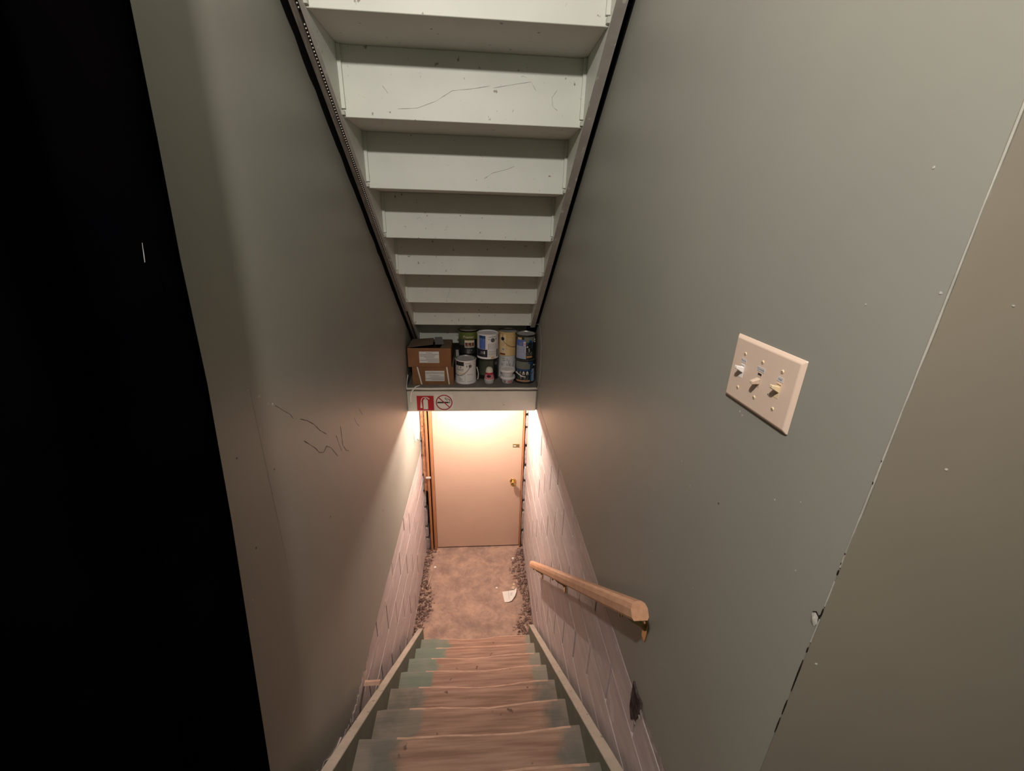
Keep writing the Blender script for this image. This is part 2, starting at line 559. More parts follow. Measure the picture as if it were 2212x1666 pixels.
def lump(y0, y1, z0, z1, x0, x1, seed, n=9):
    rr = random.Random(seed)
    pts = []
    cx, cz, rx, rz = (x0 + x1) / 2, (z0 + z1) / 2, (x1 - x0) / 2, (z1 - z0) / 2
    for k in range(n):
        t = 2 * PI * k / n
        # squarish lump
        ct, st = math.cos(t), math.sin(t)
        q = (abs(ct) ** 5 + abs(st) ** 5) ** (-1 / 5)
        pts.append((cx + rx * ct * q * rr.uniform(0.82, 1.0), cz + rz * st * q * rr.uniform(0.88, 1.0)))
    mb = MB()
    vs = [(x, y1, z) for x, z in pts] + [(x, y0 + 0.006, z) for x, z in pts] + [(cx + (x - cx) * 0.75, y0, cz + (z - cz) * 0.85) for x, z in pts]
    fs = [tuple(range(n))]
    for l in range(2):
        for i in range(n):
            j = (i + 1) % n
            fs.append((l * n + i, l * n + j, (l + 1) * n + j, (l + 1) * n + i))
    fs.append(tuple(2 * n + i for i in range(n)))
    return mb.add(vs, fs)


z = 0.02
for i, h in enumerate((0.20, 0.26, 0.12, 0.24, 0.18, 0.22, 0.20, 0.13, 0.24, 0.17)):
    wdt = (0.016, 0.024, 0.02, 0.026, 0.018, 0.015, 0.02, 0.024, 0.025, 0.016)[i]
    lump(3.535, 3.62, z, z + h - 0.012, XR - 0.005 - wdt, XR + 0.012, 40 + i).build('mortar_lump', RUBBLE if i not in (4, 8) else MORTAR, wb, smooth=False)
    z += h
z = 0.0
for i, h in enumerate((0.16, 0.14, 0.24, 0.20, 0.18, 0.22, 0.16, 0.12, 0.20, 0.20)):
    wdt = (0.045, 0.034, 0.030, 0.022, 0.020, 0.016, 0.014, 0.018, 0.014, 0.012)[i]
    lump(3.54, 3.62, z, z + h - 0.008, XL - 0.012, XL + wdt, 60 + i).build('mortar_lump', RUBBLE if i != 5 else MORTAR, wb, smooth=False)
    z += h

# ------------------------------------------------------------------ door
d1 = struct(MB().box(-0.4515, 0.4106, 3.56, 3.60, 0.012, 1.97).build('door_1', DOORP, bevel=0.002))
# jambs
MB().box(-0.478, -0.4535, 3.525, 3.61, 0, 2.0).build('door_jamb', JAMB, d1, bevel=0.002)
MB().box(0.4125, 0.4245, 3.53, 3.61, 0, 2.0).build('door_jamb', JAMB, d1, bevel=0.002)
MB().box(-0.4925, -0.4785, 3.575, 3.61, 0, 2.0).build('jamb_gap', JAMBD, d1)
MB().box(-0.513, -0.493, 3.515, 3.61, 0, 2.0).build('rough_buck', JAMB, d1, bevel=0.002)
MB().box(0.425, 0.439, 3.57, 3.61, 0, 2.0).build('rough_buck', JAMBD, d1)
# splintered board against the left wall, broken off half way down
rr = random.Random(5)
pts = [(-0.514, 2.0), (-0.514, 0.72)]
zz = 0.72
for k in range(9):
    pts.append((-0.516 - k * 0.004, zz + rr.uniform(-0.03, 0.04)))
for k in range(14):
    zz = 0.80 + k * 0.088
    pts.append((-0.548 + rr.uniform(-0.006, 0.006), zz))
pts.append((-0.546, 2.0))
MB().prism([(x, z) for x, z in pts], 1, 3.53, 3.61).build('splintered_board', ROUGHW, d1)
MB().box(-0.525, -0.480, 3.50, 3.516, 0.905, 0.919).build('nail_strip', TIN, d1)
# threshold shadow gap, latch plate, knob
lp = MB().box(0.318, 0.382, 3.556, 3.561, 1.208, 1.244).build('latch_plate', BRASSD, d1, bevel=0.0015)
MB().box(0.325, 0.347, 3.5535, 3.5565, 1.221, 1.229).build('latch_slot', SIGNW, lp)
MB().tube([(0.383, 3.557, 1.207), (0.389, 3.552, 1.203), (0.391, 3.55, 1.209)], 0.002, n=6).build('latch_hook', BRASSD, lp)
KX, KZ = 0.329, 0.823
kb = MB().lathe([(0, 0), (0.031, 0), (0.032, -0.004), (0.026, -0.009), (0.012, -0.012), (0.011, -0.028), (0.020, -0.034), (0.0275, -0.044), (0.0285, -0.054), (0.024, -0.064), (0.010, -0.069), (0, -0.0695)],
               (KX, 3.56, KZ), n=28, axis='y').build('door_knob', BRASS, d1, smooth=True)
MB().lathe([(0, -0.069), (0.007, -0.069), (0.007, -0.0715), (0, -0.0715)], (KX, 3.56, KZ), n=14, axis='y').build('lock_button', BRASSD, kb)

# ------------------------------------------------------------------ lower staircase
ls = thing('lower_staircase', 'worn wooden staircase leading down to the concrete floor and the door', 'staircase', (-0.035, 1.4, 0.0))
TX0, TX1 = -0.457, 0.387
RISE, RUN, Y0T = 0.2, 0.222, 2.36


def tread(n):
    rr = random.Random(100 + n)
    yn, zt = Y0T - RUN * n, RISE * (n + 1)
    N = 24
    th = 0.036
    depth = RUN + 0.03
    vs, fs = [], []
    ph = rr.uniform(0, 6)
    tilt = 0.012
    for i in range(N + 1):
        t = i / N
        x = TX0 + (TX1 - TX0) * t
        wear = math.exp(-((t - 0.52) / 0.26) ** 2)
        fy = yn + (t - 0.5) * -0.0 + 0.004 * math.sin(9 * t + ph) * (0.4 + wear) + rr.uniform(-0.0016, 0.0016) - 0.006 * wear
        sag = 0.007 * wear + rr.uniform(-0.0008, 0.0008)
        prof = [(yn - depth, zt - th), (yn - depth, zt), (fy - 0.05, zt - 0.15 * sag), (fy - 0.012, zt - 0.6 * sag), (fy - 0.002, zt - sag - 0.004), (fy, zt - sag - 0.010), (fy - 0.001, zt - th + 0.003), (fy - 0.006, zt - th)]
        vs += [(x, py, pz) for py, pz in prof]
    m = 8
    for i in range(N):
        for k in range(m):
            k2 = (k + 1) % m
            fs.append((i * m + k, i * m + k2, (i + 1) * m + k2, (i + 1) * m + k))
    fs.append(tuple(range(m)))
    fs.append(tuple(N * m + k for k in range(m)))
    o = part(MB().add(vs, fs), 'tread', TREAD, ls, smooth=True)
    o.data.materials.append(NOSE)
    for p in o.data.polygons:           # the nosing itself is bare wood
        c = p.center
        wy = c.y + 1.4
        if p.normal.y > 0.35 and -0.30 < c.x - 0.035 < 0.36 and wy > yn - 0.02:
            p.material_index = 1
    return o


for n in range(9):
    tread(n)
    yn, zt = Y0T - RUN * n, RISE * (n + 1)
    part(MB().box(TX0, TX1, yn - 0.045, yn - 0.025, zt - RISE, zt - 0.0365), 'riser', STRG, ls)


def slope_z(y):
    return 1.626 - 0.875 * (y - 0.8175)


for (x0, x1, yend) in ((-0.497, TX0 - 0.0005, 2.455), (TX1 + 0.0005, 0.428, 2.42)):
    ya = 0.60
    poly = [(ya, slope_z(ya)), (yend, slope_z(yend)), (yend, 0.0), (yend - 0.16, 0.0), (ya, slope_z(ya) - 0.42)]
    st = part(MB().prism(poly, 0, x0, x1), 'stringer', STRG, ls)
    # worn top edge of the stringer
    vs, fs = [], []
    N = 30
    rr = random.Random(21)
    for i in range(N + 1):
        y = ya + (yend - ya) * i / N
        z = slope_z(y)
        e = rr.uniform(0, 0.002)
        vs += [(x0, y, z - 0.004), (x0 + 0.002 + e, y, z + 0.003), (x1 - 0.002 - e, y, z + 0.003), (x1, y, z - 0.004)]
    for i in range(N):
        for k in range(3):
            fs.append((i * 4 + k, i * 4 + k + 1, i * 4 + k + 5, i * 4 + k + 4))
    fs += [(0, 1, 2, 3), (N * 4, N * 4 + 1, N * 4 + 2, N * 4 + 3)]
    part(MB().add(vs, fs), 'worn_top_edge', STRT, st)

# ------------------------------------------------------------------ upper staircase seen from below
us = thing('upper_staircase', 'white painted wooden staircase seen from below, rising overhead', 'staircase', (-0.05, 3.7, LAND))
UX0, UX1 = -0.499, 0.3924
URUN, URISE = 0.27053, 0.21619
UY0, UZ0 = 1.5539, EYE + 0.5767


def ub(n):
    return UY0 + n * URUN, UZ0 - n * URISE


for n in range(-2, 9):
    y, z = ub(n)
    rr = random.Random(300 + n)
    # riser: its back faces the photographer
    zb = max(z, LAND + 0.002)
    part(MB().box(UX0, UX1, y, y + 0.018, zb - (0.004 if n < 8 else 0), z + URISE), 'riser', STAIRW, us, bevel=0.0015)
    if n < 8:
        part(MB().box(UX0, UX1, y + 0.0185, y + URUN + 0.045, z, z + 0.034), 'tread', STAIRW, us, bevel=0.0015)
    for s, xa in ((1, UX0), (-1, UX1)):
        xs = sorted((xa, xa + s * 0.013))
        part(MB().box(xs[0], xs[1], y - 0.010, y - 0.0004, zb + 0.022, z + URISE - 0.001), 'riser_wedge', STAIRW, us)
        if n < 7:
            xs = sorted((xa - s * 0.004, xa + s * 0.010))
            part(MB().prism([(y - 0.022, z + 0.014), (y - 0.0005, z + 0.014), (y - 0.0005, z + 0.001), (y - 0.014, z + 0.001)], 0, *xs), 'tread_wedge', STAIRW, us)


def un(y):
    return UZ0 - (URISE / URUN) * (y - UY0) - 0.014


ya, yb = 0.95, 3.72
def ustr(x0, x1, lo, m, name='stringer', up=0.33, par=us):
    yb = 3.185 if x0 > 0 else 3.72
    poly = [(ya, un(ya) + lo), (yb, max(un(yb) + lo, LAND + 0.001)), (yb, un(yb) + up), (ya, un(ya) + up)]
    return part(MB().prism(poly, 0, x0, x1), name, m, par)


for nm, x0, x1, root in (('gap_shade_strip', XL + 0.0002, XL + 0.0012, wl), ('gap_shade_strip', XR - 0.0012, XR - 0.0002, wr)):  # black on the wall paints in the darkness of the stringer gap
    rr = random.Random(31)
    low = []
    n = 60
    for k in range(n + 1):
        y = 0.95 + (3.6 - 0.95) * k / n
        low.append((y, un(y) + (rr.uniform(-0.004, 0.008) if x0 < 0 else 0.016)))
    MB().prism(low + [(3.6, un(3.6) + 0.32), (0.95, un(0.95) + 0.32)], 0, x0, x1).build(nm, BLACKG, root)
sr = ustr(UX1 + 0.0003, 0.4285, 0.0, STAIRG)
sl = ustr(-0.512, UX0 - 0.0003, 0.0, STAIRG)
ustr(-0.5235, -0.5125, 0.012, CRACK, 'groove', par=sl)
so = ustr(-0.5405, -0.524, 0.004, OLDWOOD, 'outer_board')
for o_, sg in ((sr, -1), (sl, 1)):
    o_.data.materials.append(STAIRW)
    for p in o_.data.polygons:          # inner faces carry the stair's white paint
        if p.normal.x * sg > 0.9:
            p.material_index = 1
# bead chain pinned along the groove
mb = MB()
rr = random.Random(9)
y = 1.20
while y < 3.0:
    if not (1.555 < y < 1.575):
        c = Vector((-0.5180, y, un(y) + 0.0030))
        r = 0.0026
        vs = [c + Vector(v) * r for v in ((1, 0, 0), (-1, 0, 0), (0, 1, 0), (0, -1, 0), (0, 0, 1), (0, 0, -1), (.6, .6, -.6), (-.6, .6, -.6), (.6, -.6, -.6), (-.6, -.6, -.6))]
        mb.add(vs[:6], [(0, 2, 4), (2, 1, 4), (1, 3, 4), (3, 0, 4), (2, 0, 5), (1, 2, 5), (3, 1, 5), (0, 3, 5)])
    y += 0.0085
bc = part(mb, 'bead_chain', BEADM, us)
for n, x, h, pts in ((1, -0.30, 0.0, [(0.0, 0.03), (0.07, 0.035), (0.14, 0.06), (0.20, 0.095), (0.28, 0.105), (0.36, 0.12)]), (1, 0.05, 0.0, [(0.0, 0.11), (0.08, 0.125), (0.14, 0.135), (0.165, 0.10)]),
                     (1, -0.35, 0.0, [(0.0, 0.10), (0.012, 0.085), (0.02, 0.075)]), (1, 0.27, 0.0, [(0.02, 0.115), (0.0, 0.09), (0.005, 0.06), (0.03, 0.045)]), (2, 0.02, 0.0, [(0.0, 0.05), (0.04, 0.075), (0.10, 0.09), (0.15, 0.11)]),
                     (3, -0.33, 0.0, [(0.0, 0.09), (0.02, 0.10), (0.035, 0.085)]), (5, -0.25, 0.0, [(0.05, 0.10), (0.04, 0.06), (0.02, 0.02)]), (5, -0.38, 0.0, [(0.03, 0.10), (0.01, 0.06)]), (0, -0.15, 0.0, [(0.0, 0.06), (0.01, 0.04)])):
    y, z = ub(n)
    rs = [o for o in us.children if o.name.startswith('riser') and 'wedge' not in o.name][n + 2]
    q = []
    for k in range(len(pts) - 1):
        for t in range(4):
            q.append((x + pts[k][0] + (pts[k + 1][0] - pts[k][0]) * t / 4, y - 0.0001, z + pts[k][1] + (pts[k + 1][1] - pts[k][1]) * t / 4))
    rr = random.Random(n)
    part(MB().tube(q, [rr.uniform(0.0003, 0.0010) for _ in q], n=4), 'scratch', GREYM, rs)
bc['kind'] = 'stuff'
bc['label'] = 'strip of small shiny beads along the left stringer'

# ------------------------------------------------------------------ landing platform carrying the cans
lp_ = thing('landing_platform', 'stair landing used as a shelf, with a pale fascia board above the door', 'landing', (-0.05, 3.2, 1.846))
part(MB().box(XL + 0.001, XR - 0.012, BEAM, BEAM + 0.035, 1.846, 2.012), 'fascia_board', FASCIA, lp_, bevel=0.002)
part(MB().box(XR - 0.0115, XR - 0.001, BEAM + 0.006, BEAM + 0.035, 1.850, 2.012), 'filler_strip', STAIRG, lp_)
part(MB().box(XL + 0.001, XR - 0.001, BEAM + 0.012, 4.3, 2.0125, LAND), 'deck', DECK, lp_)
part(MB().tube([(XL + 0.001 + (XR - XL - 0.002) * i / 12, BEAM + 0.0035, LAND - 0.0085 + 0.0012 * math.sin(i * 2.1)) for i in range(13)], 0.0085, n=10), 'nosing', FASCIA, lp_, smooth=True)
struct(MB().box(XL - 0.3, 1.2, 4.3, 4.4, LAND, 6.2).build('wall_upper_back', BLACKG))

# ------------------------------------------------------------------ handrail
hr = thing('handrail', 'light wooden handrail on brass brackets along the right wall', 'handrail', (0.452, 1.5, 1.6))
A = Vector((0.392, 0.735, EYE - 0.880))
B = Vector((0.392, 2.445, EYE - 2.3935))
dr = (B - A).normalized()
nx = Vector((1, 0, 0))
nz = nx.cross(dr).normalized()
if nz.z < 0:
    nz = -nz
prof = [(-0.017, -0.022), (0.017, -0.022), (0.0215, -0.015), (0.0215, 0.004), (0.016, 0.016), (0.008, 0.0215), (-0.008, 0.0215), (-0.016, 0.016), (-0.0215, 0.004), (-0.0215, -0.015)]
m_ = len(prof)
vs = [tuple(p + nx * u + nz * v) for p in (A, B) for u, v in prof]
fs = [(k, (k + 1) % m_, m_ + (k + 1) % m_, m_ + k) for k in range(m_)]
rail = part(MB().add(vs, fs + [tuple(range(m_)), tuple(m_ + k for k in range(m_))]), 'rail', RAILW, hr)
rail.data.materials.append(ENDG)
for p in rail.data.polygons:
    if p.normal.dot(-dr) > 0.9:
        p.material_index = 1
for i, t in enumerate((0.045, 0.55, 0.93)):
    P = A + (B - A) * t
    bx = P - nz * 0.0225
    wallp = Vector((XR if i == 0 else 0.4502, bx.y, bx.z - 0.062))
    mb = MB()
    arm = [bx + dr * 0.0, bx - nz * 0.014 + Vector((0.012, 0, 0)), Vector((0.436, bx.y, bx.z - 0.040)), wallp + Vector((-0.003, 0, 0.006))]
    mb.tube(arm, [0.0055, 0.006, 0.0075, 0.008], n=10)
    br = part(mb, 'bracket', BRASSD, hr, smooth=True)
    mb = MB()
    mb.prism([(wallp.y - 0.011, wallp.z - 0.034), (wallp.y + 0.011, wallp.z - 0.034), (wallp.y + 0.014, wallp.z + 0.0), (wallp.y + 0.010, wallp.z + 0.026), (wallp.y - 0.010, wallp.z + 0.026), (wallp.y - 0.014, wallp.z)], 0, wallp.x - 0.0035, wallp.x - 0.0002)
    part(mb, 'wall_plate', BRASS, br, bevel=0.001)
    mb = MB()
    q = bx + dr * 0.05
    mb.add([tuple(v) for v in (bx - dr * 0.03 - nx * 0.012 - nz * 0.0022, bx - dr * 0.03 + nx * 0.012 - nz * 0.0022, bx + dr * 0.045 + nx * 0.012 - nz * 0.0022, bx + dr * 0.045 - nx * 0.012 - nz * 0.0022,
                              bx - dr * 0.03 - nx * 0.012, bx - dr * 0.03 + nx * 0.012, bx + dr * 0.045 + nx * 0.012, bx + dr * 0.045 - nx * 0.012)],
           [(0, 3, 2, 1), (4, 5, 6, 7), (0, 1, 5, 4), (1, 2, 6, 5), (2, 3, 7, 6), (3, 0, 4, 7)])
    part(mb, 'saddle', BRASSD, br)
    part(MB().tube([q - dr * 0.012 - nx * 0.006 - nz * 0.002, q - dr * 0.012 - nx * 0.006 - nz * 0.012], [0.0055, 0.004], n=10), 'screw', BRASS, br, smooth=True)

# ------------------------------------------------------------------ three-gang switch plate on the right wall
sw = thing('switch_plate', 'ivory three toggle wall switch plate with small name labels', 'light switch', (XR, 0.5975, 2.9455 + 0.057))
PY0, PY1, PZ0, PZ1 = 0.516, 0.679, EYE - 0.2785, EYE - 0.1645
pc = (PZ0 + PZ1) / 2
bv = 0.0055
mb = MB()
vs = []
for (x, i) in ((XR - 0.0002, 0.0), (XR - 0.002, 0.0), (XR - 0.0062, bv)):
    vs += [(x, PY0 + i, PZ0 + i), (x, PY1 - i, PZ0 + i), (x, PY1 - i, PZ1 - i), (x, PY0 + i, PZ1 - i)]
fs = [(0, 1, 2, 3), (8, 9, 10, 11)]
for l in range(2):
    for k in range(4):
        k2 = (k + 1) % 4
        fs.append((l * 4 + k, l * 4 + k2, l * 4 + 4 + k2, l * 4 + 4 + k))
part(mb.add(vs, fs), 'plate', IVORY, sw, bevel=0.0009)
XP = XR - 0.0062
gy = [(PY0 + PY1) / 2 + d for d in (0.046, 0.0, -0.046)]
TOGS = [WHITEP, CLEARP, IVORY2]
WORDS = ['Porch', 'Outside', 'Hall']
for i, y in enumerate(gy):
    for dz in (0.030, -0.030):
        s_ = part(MB().lathe([(0, -0.0014), (0.0022, -0.0012), (0.0031, -0.0002), (0.0031, 0.0002)], (XP, y, pc + dz), n=14, axis='x'), 'screw', IVORY2, sw, smooth=True)
        part(MB().box(XP - 0.00165, XP - 0.0011, y - 0.0021, y + 0.0021, pc + dz - 0.0003, pc + dz + 0.0003), 'screw_slot', BLACK, s_)
    # opening
    part(MB().box(XP - 0.0004, XP + 0.0001, y - 0.0048, y + 0.0048, pc - 0.0118, pc + 0.0118), 'toggle_opening', TOGS[i], sw)
    # lever: up, down or half way
    up = 1 if i != 1 else -0.55
    mb = MB()
    b0, b1 = (-0.0050 + 0.002 * up, 0.0050 + 0.002 * up)
    t0, t1 = (up * 0.0070 - 0.0026, up * 0.0070 + 0.0026)
    vs = [(XP, y - 0.0042, pc + b0), (XP, y + 0.0042, pc + b0), (XP, y + 0.0042, pc + b1), (XP, y - 0.0042, pc + b1),
          (XP - 0.0125, y - 0.0036, pc + t0), (XP - 0.0125, y + 0.0036, pc + t0), (XP - 0.0125, y + 0.0036, pc + t1), (XP - 0.0125, y - 0.0036, pc + t1)]
    tg = part(mb.add(vs, [(0, 3, 2, 1), (4, 5, 6, 7), (0, 1, 5, 4), (1, 2, 6, 5), (2, 3, 7, 6), (3, 0, 4, 7)]), 'toggle', TOGS[i], sw, bevel=0.0008)
    tg['label'] = ('white toggle flipped up', 'translucent toggle flipped down', 'yellowish toggle flipped up')[i]
    part(MB().box(XP - 0.0006, XP + 0.0001, y - 0.0045, y + 0.0045, pc + (0.0088 if up > 0 else 0.0080), pc + (0.0096 if up > 0 else 0.0112)), 'slot_shadow_gap', BLACK, sw)
    hw = (0.0066, 0.0092, 0.0068)[i]
    lb = part(MB().box(XP - 0.0005, XP - 0.0001, y - hw, y + hw, pc + 0.0142, pc + 0.0216), 'name_label', LABELP, sw)
    part(flat_text(WORDS[i], 0.0052, lambda u, v, y=y: (XP - 0.0007, y - u, pc + 0.0178 + v)), 'lettering', INK, lb)
part(MB().lathe([(0, -0.0006), (0.0010, -0.0006), (0.0010, 0)], (XP, PY0 + 0.053, pc - 0.013), n=8, axis='x'), 'speck', GREYD, sw)

# ------------------------------------------------------------------ signs on the fascia
def sign_xy(x, z):
    return lambda u, v, d=0.0: (x + u, BEAM - 0.0006 - d, z + v)


def poly_on(mapf, pts, d0, d1):
    """thin raised plate from a polygon"""
    n = len(pts)
    vs = [mapf(u, v, d0) for u, v in pts] + [mapf(u, v, d1) for u, v in pts]
    fs = [tuple(range(n)), tuple(range(2 * n - 1, n - 1, -1))] + [(i, (i + 1) % n, n + (i + 1) % n, n + i) for i in range(n)]
    return MB().add(vs, fs)


def rect(u0, u1, v0, v1):
    return [(u0, v0), (u1, v0), (u1, v1), (u0, v1)]


def ring(mapf, c, r0, r1, d0, d1, n=40):
    mb = MB()
    vs = []
    for k in range(n):
        t = 2 * PI * k / n
        for r in (r0, r1):
            for d in (d0, d1):
                vs.append(mapf(c[0] + r * math.cos(t), c[1] + r * math.sin(t), d))
    fs = []
    for k in range(n):
        a, b = k * 4, ((k + 1) % n) * 4
        fs += [(a + 1, b + 1, b + 3, a + 3), (a, a + 1, b + 1, b), (a + 2, b + 2, b + 3, a + 3)]
    return mb.add(vs, fs)


def stroke(mapf, pts, w, d0, d1):
    out = []
    for i, p in enumerate(pts):
        a = pts[max(i - 1, 0)]
        b = pts[min(i + 1, len(pts) - 1)]
        t = Vector((b[0] - a[0], b[1] - a[1])).normalized()
        ww = w[i] if isinstance(w, (list, tuple)) else w
        out.append(((p[0] - t.y * ww / 2, p[1] + t.x * ww / 2), (p[0] + t.y * ww / 2, p[1] - t.x * ww / 2)))
    mb = MB()
    n = len(pts)
    vs = []
    for l, r in out:
        vs += [mapf(*l, d0), mapf(*r, d0), mapf(*l, d1), mapf(*r, d1)]
    fs = []
    for i in range(n - 1):
        a, b = i * 4, (i + 1) * 4
        fs += [(a + 2, a + 3, b + 3, b + 2), (a, a + 2, b + 2, b), (a + 1, a + 3, b + 3, b + 1)]
    fs += [(0, 1, 3, 2), (4 * n - 4, 4 * n - 3, 4 * n - 1, 4 * n - 2)]
    return mb.add(vs, fs)


sx, sz = -0.4235, EYE - 1.3065
s1 = thing('fire_extinguisher_sign', 'square red sign with a white fire extinguisher symbol on the fascia', 'sign', (sx, BEAM, sz))
mp = sign_xy(sx, sz)
part(poly_on(mp, rect(-0.071, 0.0695, -0.0675, 0.0665), 0.0, 0.0012), 'backing', SIGNP, s1)
part(poly_on(mp, rect(-0.0655, 0.0645, -0.062, 0.061), 0.0012, 0.0016), 'red_field', SIGNR, s1)
body = [(-0.016, -0.052), (0.019, -0.052), (0.019, 0.020)] + [(0.0015 + 0.0175 * math.cos(t), 0.020 + 0.015 * math.sin(t)) for t in [PI * k / 8 for k in range(1, 8)]] + [(-0.016, 0.020)]
sy = part(poly_on(mp, body, 0.0016, 0.0021), 'extinguisher_symbol', SIGNW, s1)
part(poly_on(mp, rect(-0.005, 0.007, 0.032, 0.052), 0.0016, 0.0021), 'symbol_neck', SIGNW, sy)
part(stroke(mp, [(0.0, 0.050), (0.012, 0.048), (0.022, 0.040), (0.031, 0.034)], [0.006, 0.007, 0.007, 0.009], 0.0016, 0.0021), 'symbol_lever', SIGNW, sy)
part(stroke(mp, [(-0.002, 0.0495), (-0.014, 0.048), (-0.025, 0.040), (-0.032, 0.024), (-0.033, 0.008)], 0.005, 0.0016, 0.0021), 'symbol_hose', SIGNW, sy)
part(poly_on(mp, [(-0.041, -0.041), (-0.024, -0.041), (-0.029, 0.010), (-0.036, 0.010)], 0.0016, 0.0021), 'symbol_nozzle', SIGNW, sy)

sx, sz = -0.2815, EYE - 1.300
s2 = thing('no_smoking_sign', 'square white no smoking sign beside the red extinguisher sign', 'sign', (sx, BEAM, sz))
mp = sign_xy(sx, sz)
part(poly_on(mp, rect(-0.0705, 0.0715, -0.068, 0.068), 0.0, 0.0010), 'backing', SIGNW, s2)
part(ring(mp, (0.002, -0.002), 0.0565, 0.0645, 0.0010, 0.0018), 'prohibition_ring', SIGNRD, s2)
cg = part(poly_on(mp, rect(-0.051, 0.036, -0.0085, 0.0035), 0.0010, 0.0013), 'cigarette_symbol', BLACK, s2)
part(poly_on(mp, rect(0.038, 0.050, -0.0085, 0.0035), 0.0010, 0.0013), 'cigarette_tip', GREYM, cg)
for pts in ([(0.044, 0.006), (0.046, 0.016), (0.038, 0.024), (0.024, 0.022), (0.014, 0.030), (0.006, 0.040), (0.016, 0.036), (0.030, 0.030), (0.046, 0.022), (0.050, 0.008)],
            [(0.010, 0.037), (0.012, 0.026), (0.020, 0.016), (0.032, 0.014)]):
    part(stroke(mp, pts, 0.0028, 0.0010, 0.0013), 'smoke_symbol', BLACK, cg)
part(stroke(mp, [(-0.041, 0.041), (0.045, -0.045)], 0.0075, 0.0014, 0.0020), 'prohibition_bar', SIGNRD, s2)

# ------------------------------------------------------------------ cardboard boxes
def box_thing(name, label, x0, x1, y0, y1, z0, z1, open_top):
    t = thing(name, label, 'box', ((x0 + x1) / 2, (y0 + y1) / 2, z0), 'cardboard boxes on the landing')
    e = 0.004
    mb = MB()
    mb.box(x0, x1, y0, y0 + e, z0, z1).box(x0, x1, y1 - e, y1, z0, z1).box(x0, x0 + e, y0 + e, y1 - e, z0, z1).box(x1 - e, x1, y0 + e, y1 - e, z0, z1).box(x0 + e, x1 - e, y0 + e, y1 - e, z0, z0 + e)
    part(mb, 'carton', CARD, t)
    return t


LZ = LAND + 0.0004
b2 = box_thing('cardboard_box', 'brown cardboard box under the open one, bound with two white straps', -0.522, -0.206, 3.09, 3.34, LZ, LZ + 0.142, False)
part(MB().box(-0.522, -0.206, 3.09, 3.34, LZ + 0.1421, LZ + 0.145), 'lid_flap', CARDT, b2)
sl_ = part(MB().add([(-0.384, 3.089, LZ + 0.035), (-0.224 - 0.003, 3.089, LZ + 0.033), (-0.230, 3.089, LZ + 0.118), (-0.390, 3.089, LZ + 0.121),
                     (-0.384, 3.0897, LZ + 0.035), (-0.227, 3.0897, LZ + 0.033), (-0.230, 3.0897, LZ + 0.118), (-0.390, 3.0897, LZ + 0.121)],
                    [(0, 1, 2, 3), (7, 6, 5, 4), (0, 4, 5, 1), (1, 5, 6, 2), (2, 6, 7, 3), (3, 7, 4, 0)]) if False else MB().box(-0.424, -0.276, 3.0888, 3.0897, LZ + 0.028, LZ + 0.113), 'paper_label', PAPER, b2)
for zz, u0, u1 in ((0.098, 0.002, 0.146), (0.088, 0.002, 0.146), (0.070, 0.030, 0.110), (0.058, 0.040, 0.146), (0.046, 0.002, 0.146), (0.036, 0.05, 0.146)):
    part(MB().box(-0.424 + u0, -0.424 + u1, 3.0885, 3.0889, LZ + zz, LZ + zz + 0.0055), 'printed_line', PAPERL, sl_)
for xa, xb in ((-0.487, -0.459), (-0.262, -0.246)):
    w_ = 0.0095
    part(MB().add([(xa, 3.0886, LZ + 0.1455), (xa + w_, 3.0886, LZ + 0.1455), (xb + w_, 3.0886, LZ + 0.001), (xb, 3.0886, LZ + 0.001),
                   (xa, 3.0897, LZ + 0.1455), (xa + w_, 3.0897, LZ + 0.1455), (xb + w_, 3.0897, LZ + 0.001), (xb, 3.0897, LZ + 0.001)],
                  [(0, 1, 2, 3), (7, 6, 5, 4), (0, 4, 5, 1), (1, 5, 6, 2), (2, 6, 7, 3), (3, 7, 4, 0)]), 'white_strap', CHIPW, b2)
BZ = LZ + 0.1455
b1 = box_thing('cardboard_box', 'open brown cardboard box with a raised tape flap, topmost of its stack', -0.548, -0.222, 3.085, 3.335, BZ, BZ + 0.150, True)
pl = part(MB().box(-0.462, -0.312, 3.0838, 3.0847, BZ + 0.034, BZ + 0.124), 'paper_label', PAPER, b1)
for zz, u0, u1 in ((0.112, 0.05, 0.10), (0.100, 0.004, 0.146), (0.088, 0.004, 0.12), (0.077, 0.038, 0.112), (0.064, 0.052, 0.146), (0.053, 0.004, 0.146), (0.042, 0.06, 0.146)):
    part(MB().box(-0.462 + u0, -0.462 + u1, 3.0834, 3.0839, BZ + zz - 0.002, BZ + zz + 0.004), 'printed_line', PAPERL, pl)
T = BZ + 0.150


def slab(pts, th=0.003):
    """four-cornered bent cardboard sheet"""
    a, b, c, d = [Vector(p) for p in pts]
    n = (b - a).cross(d - a).normalized() * th
    vs = [a, b, c, d, a + n, b + n, c + n, d + n]
    return MB().add(vs, [(0, 3, 2, 1), (4, 5, 6, 7), (0, 1, 5, 4), (1, 2, 6, 5), (2, 3, 7, 6), (3, 0, 4, 7)])


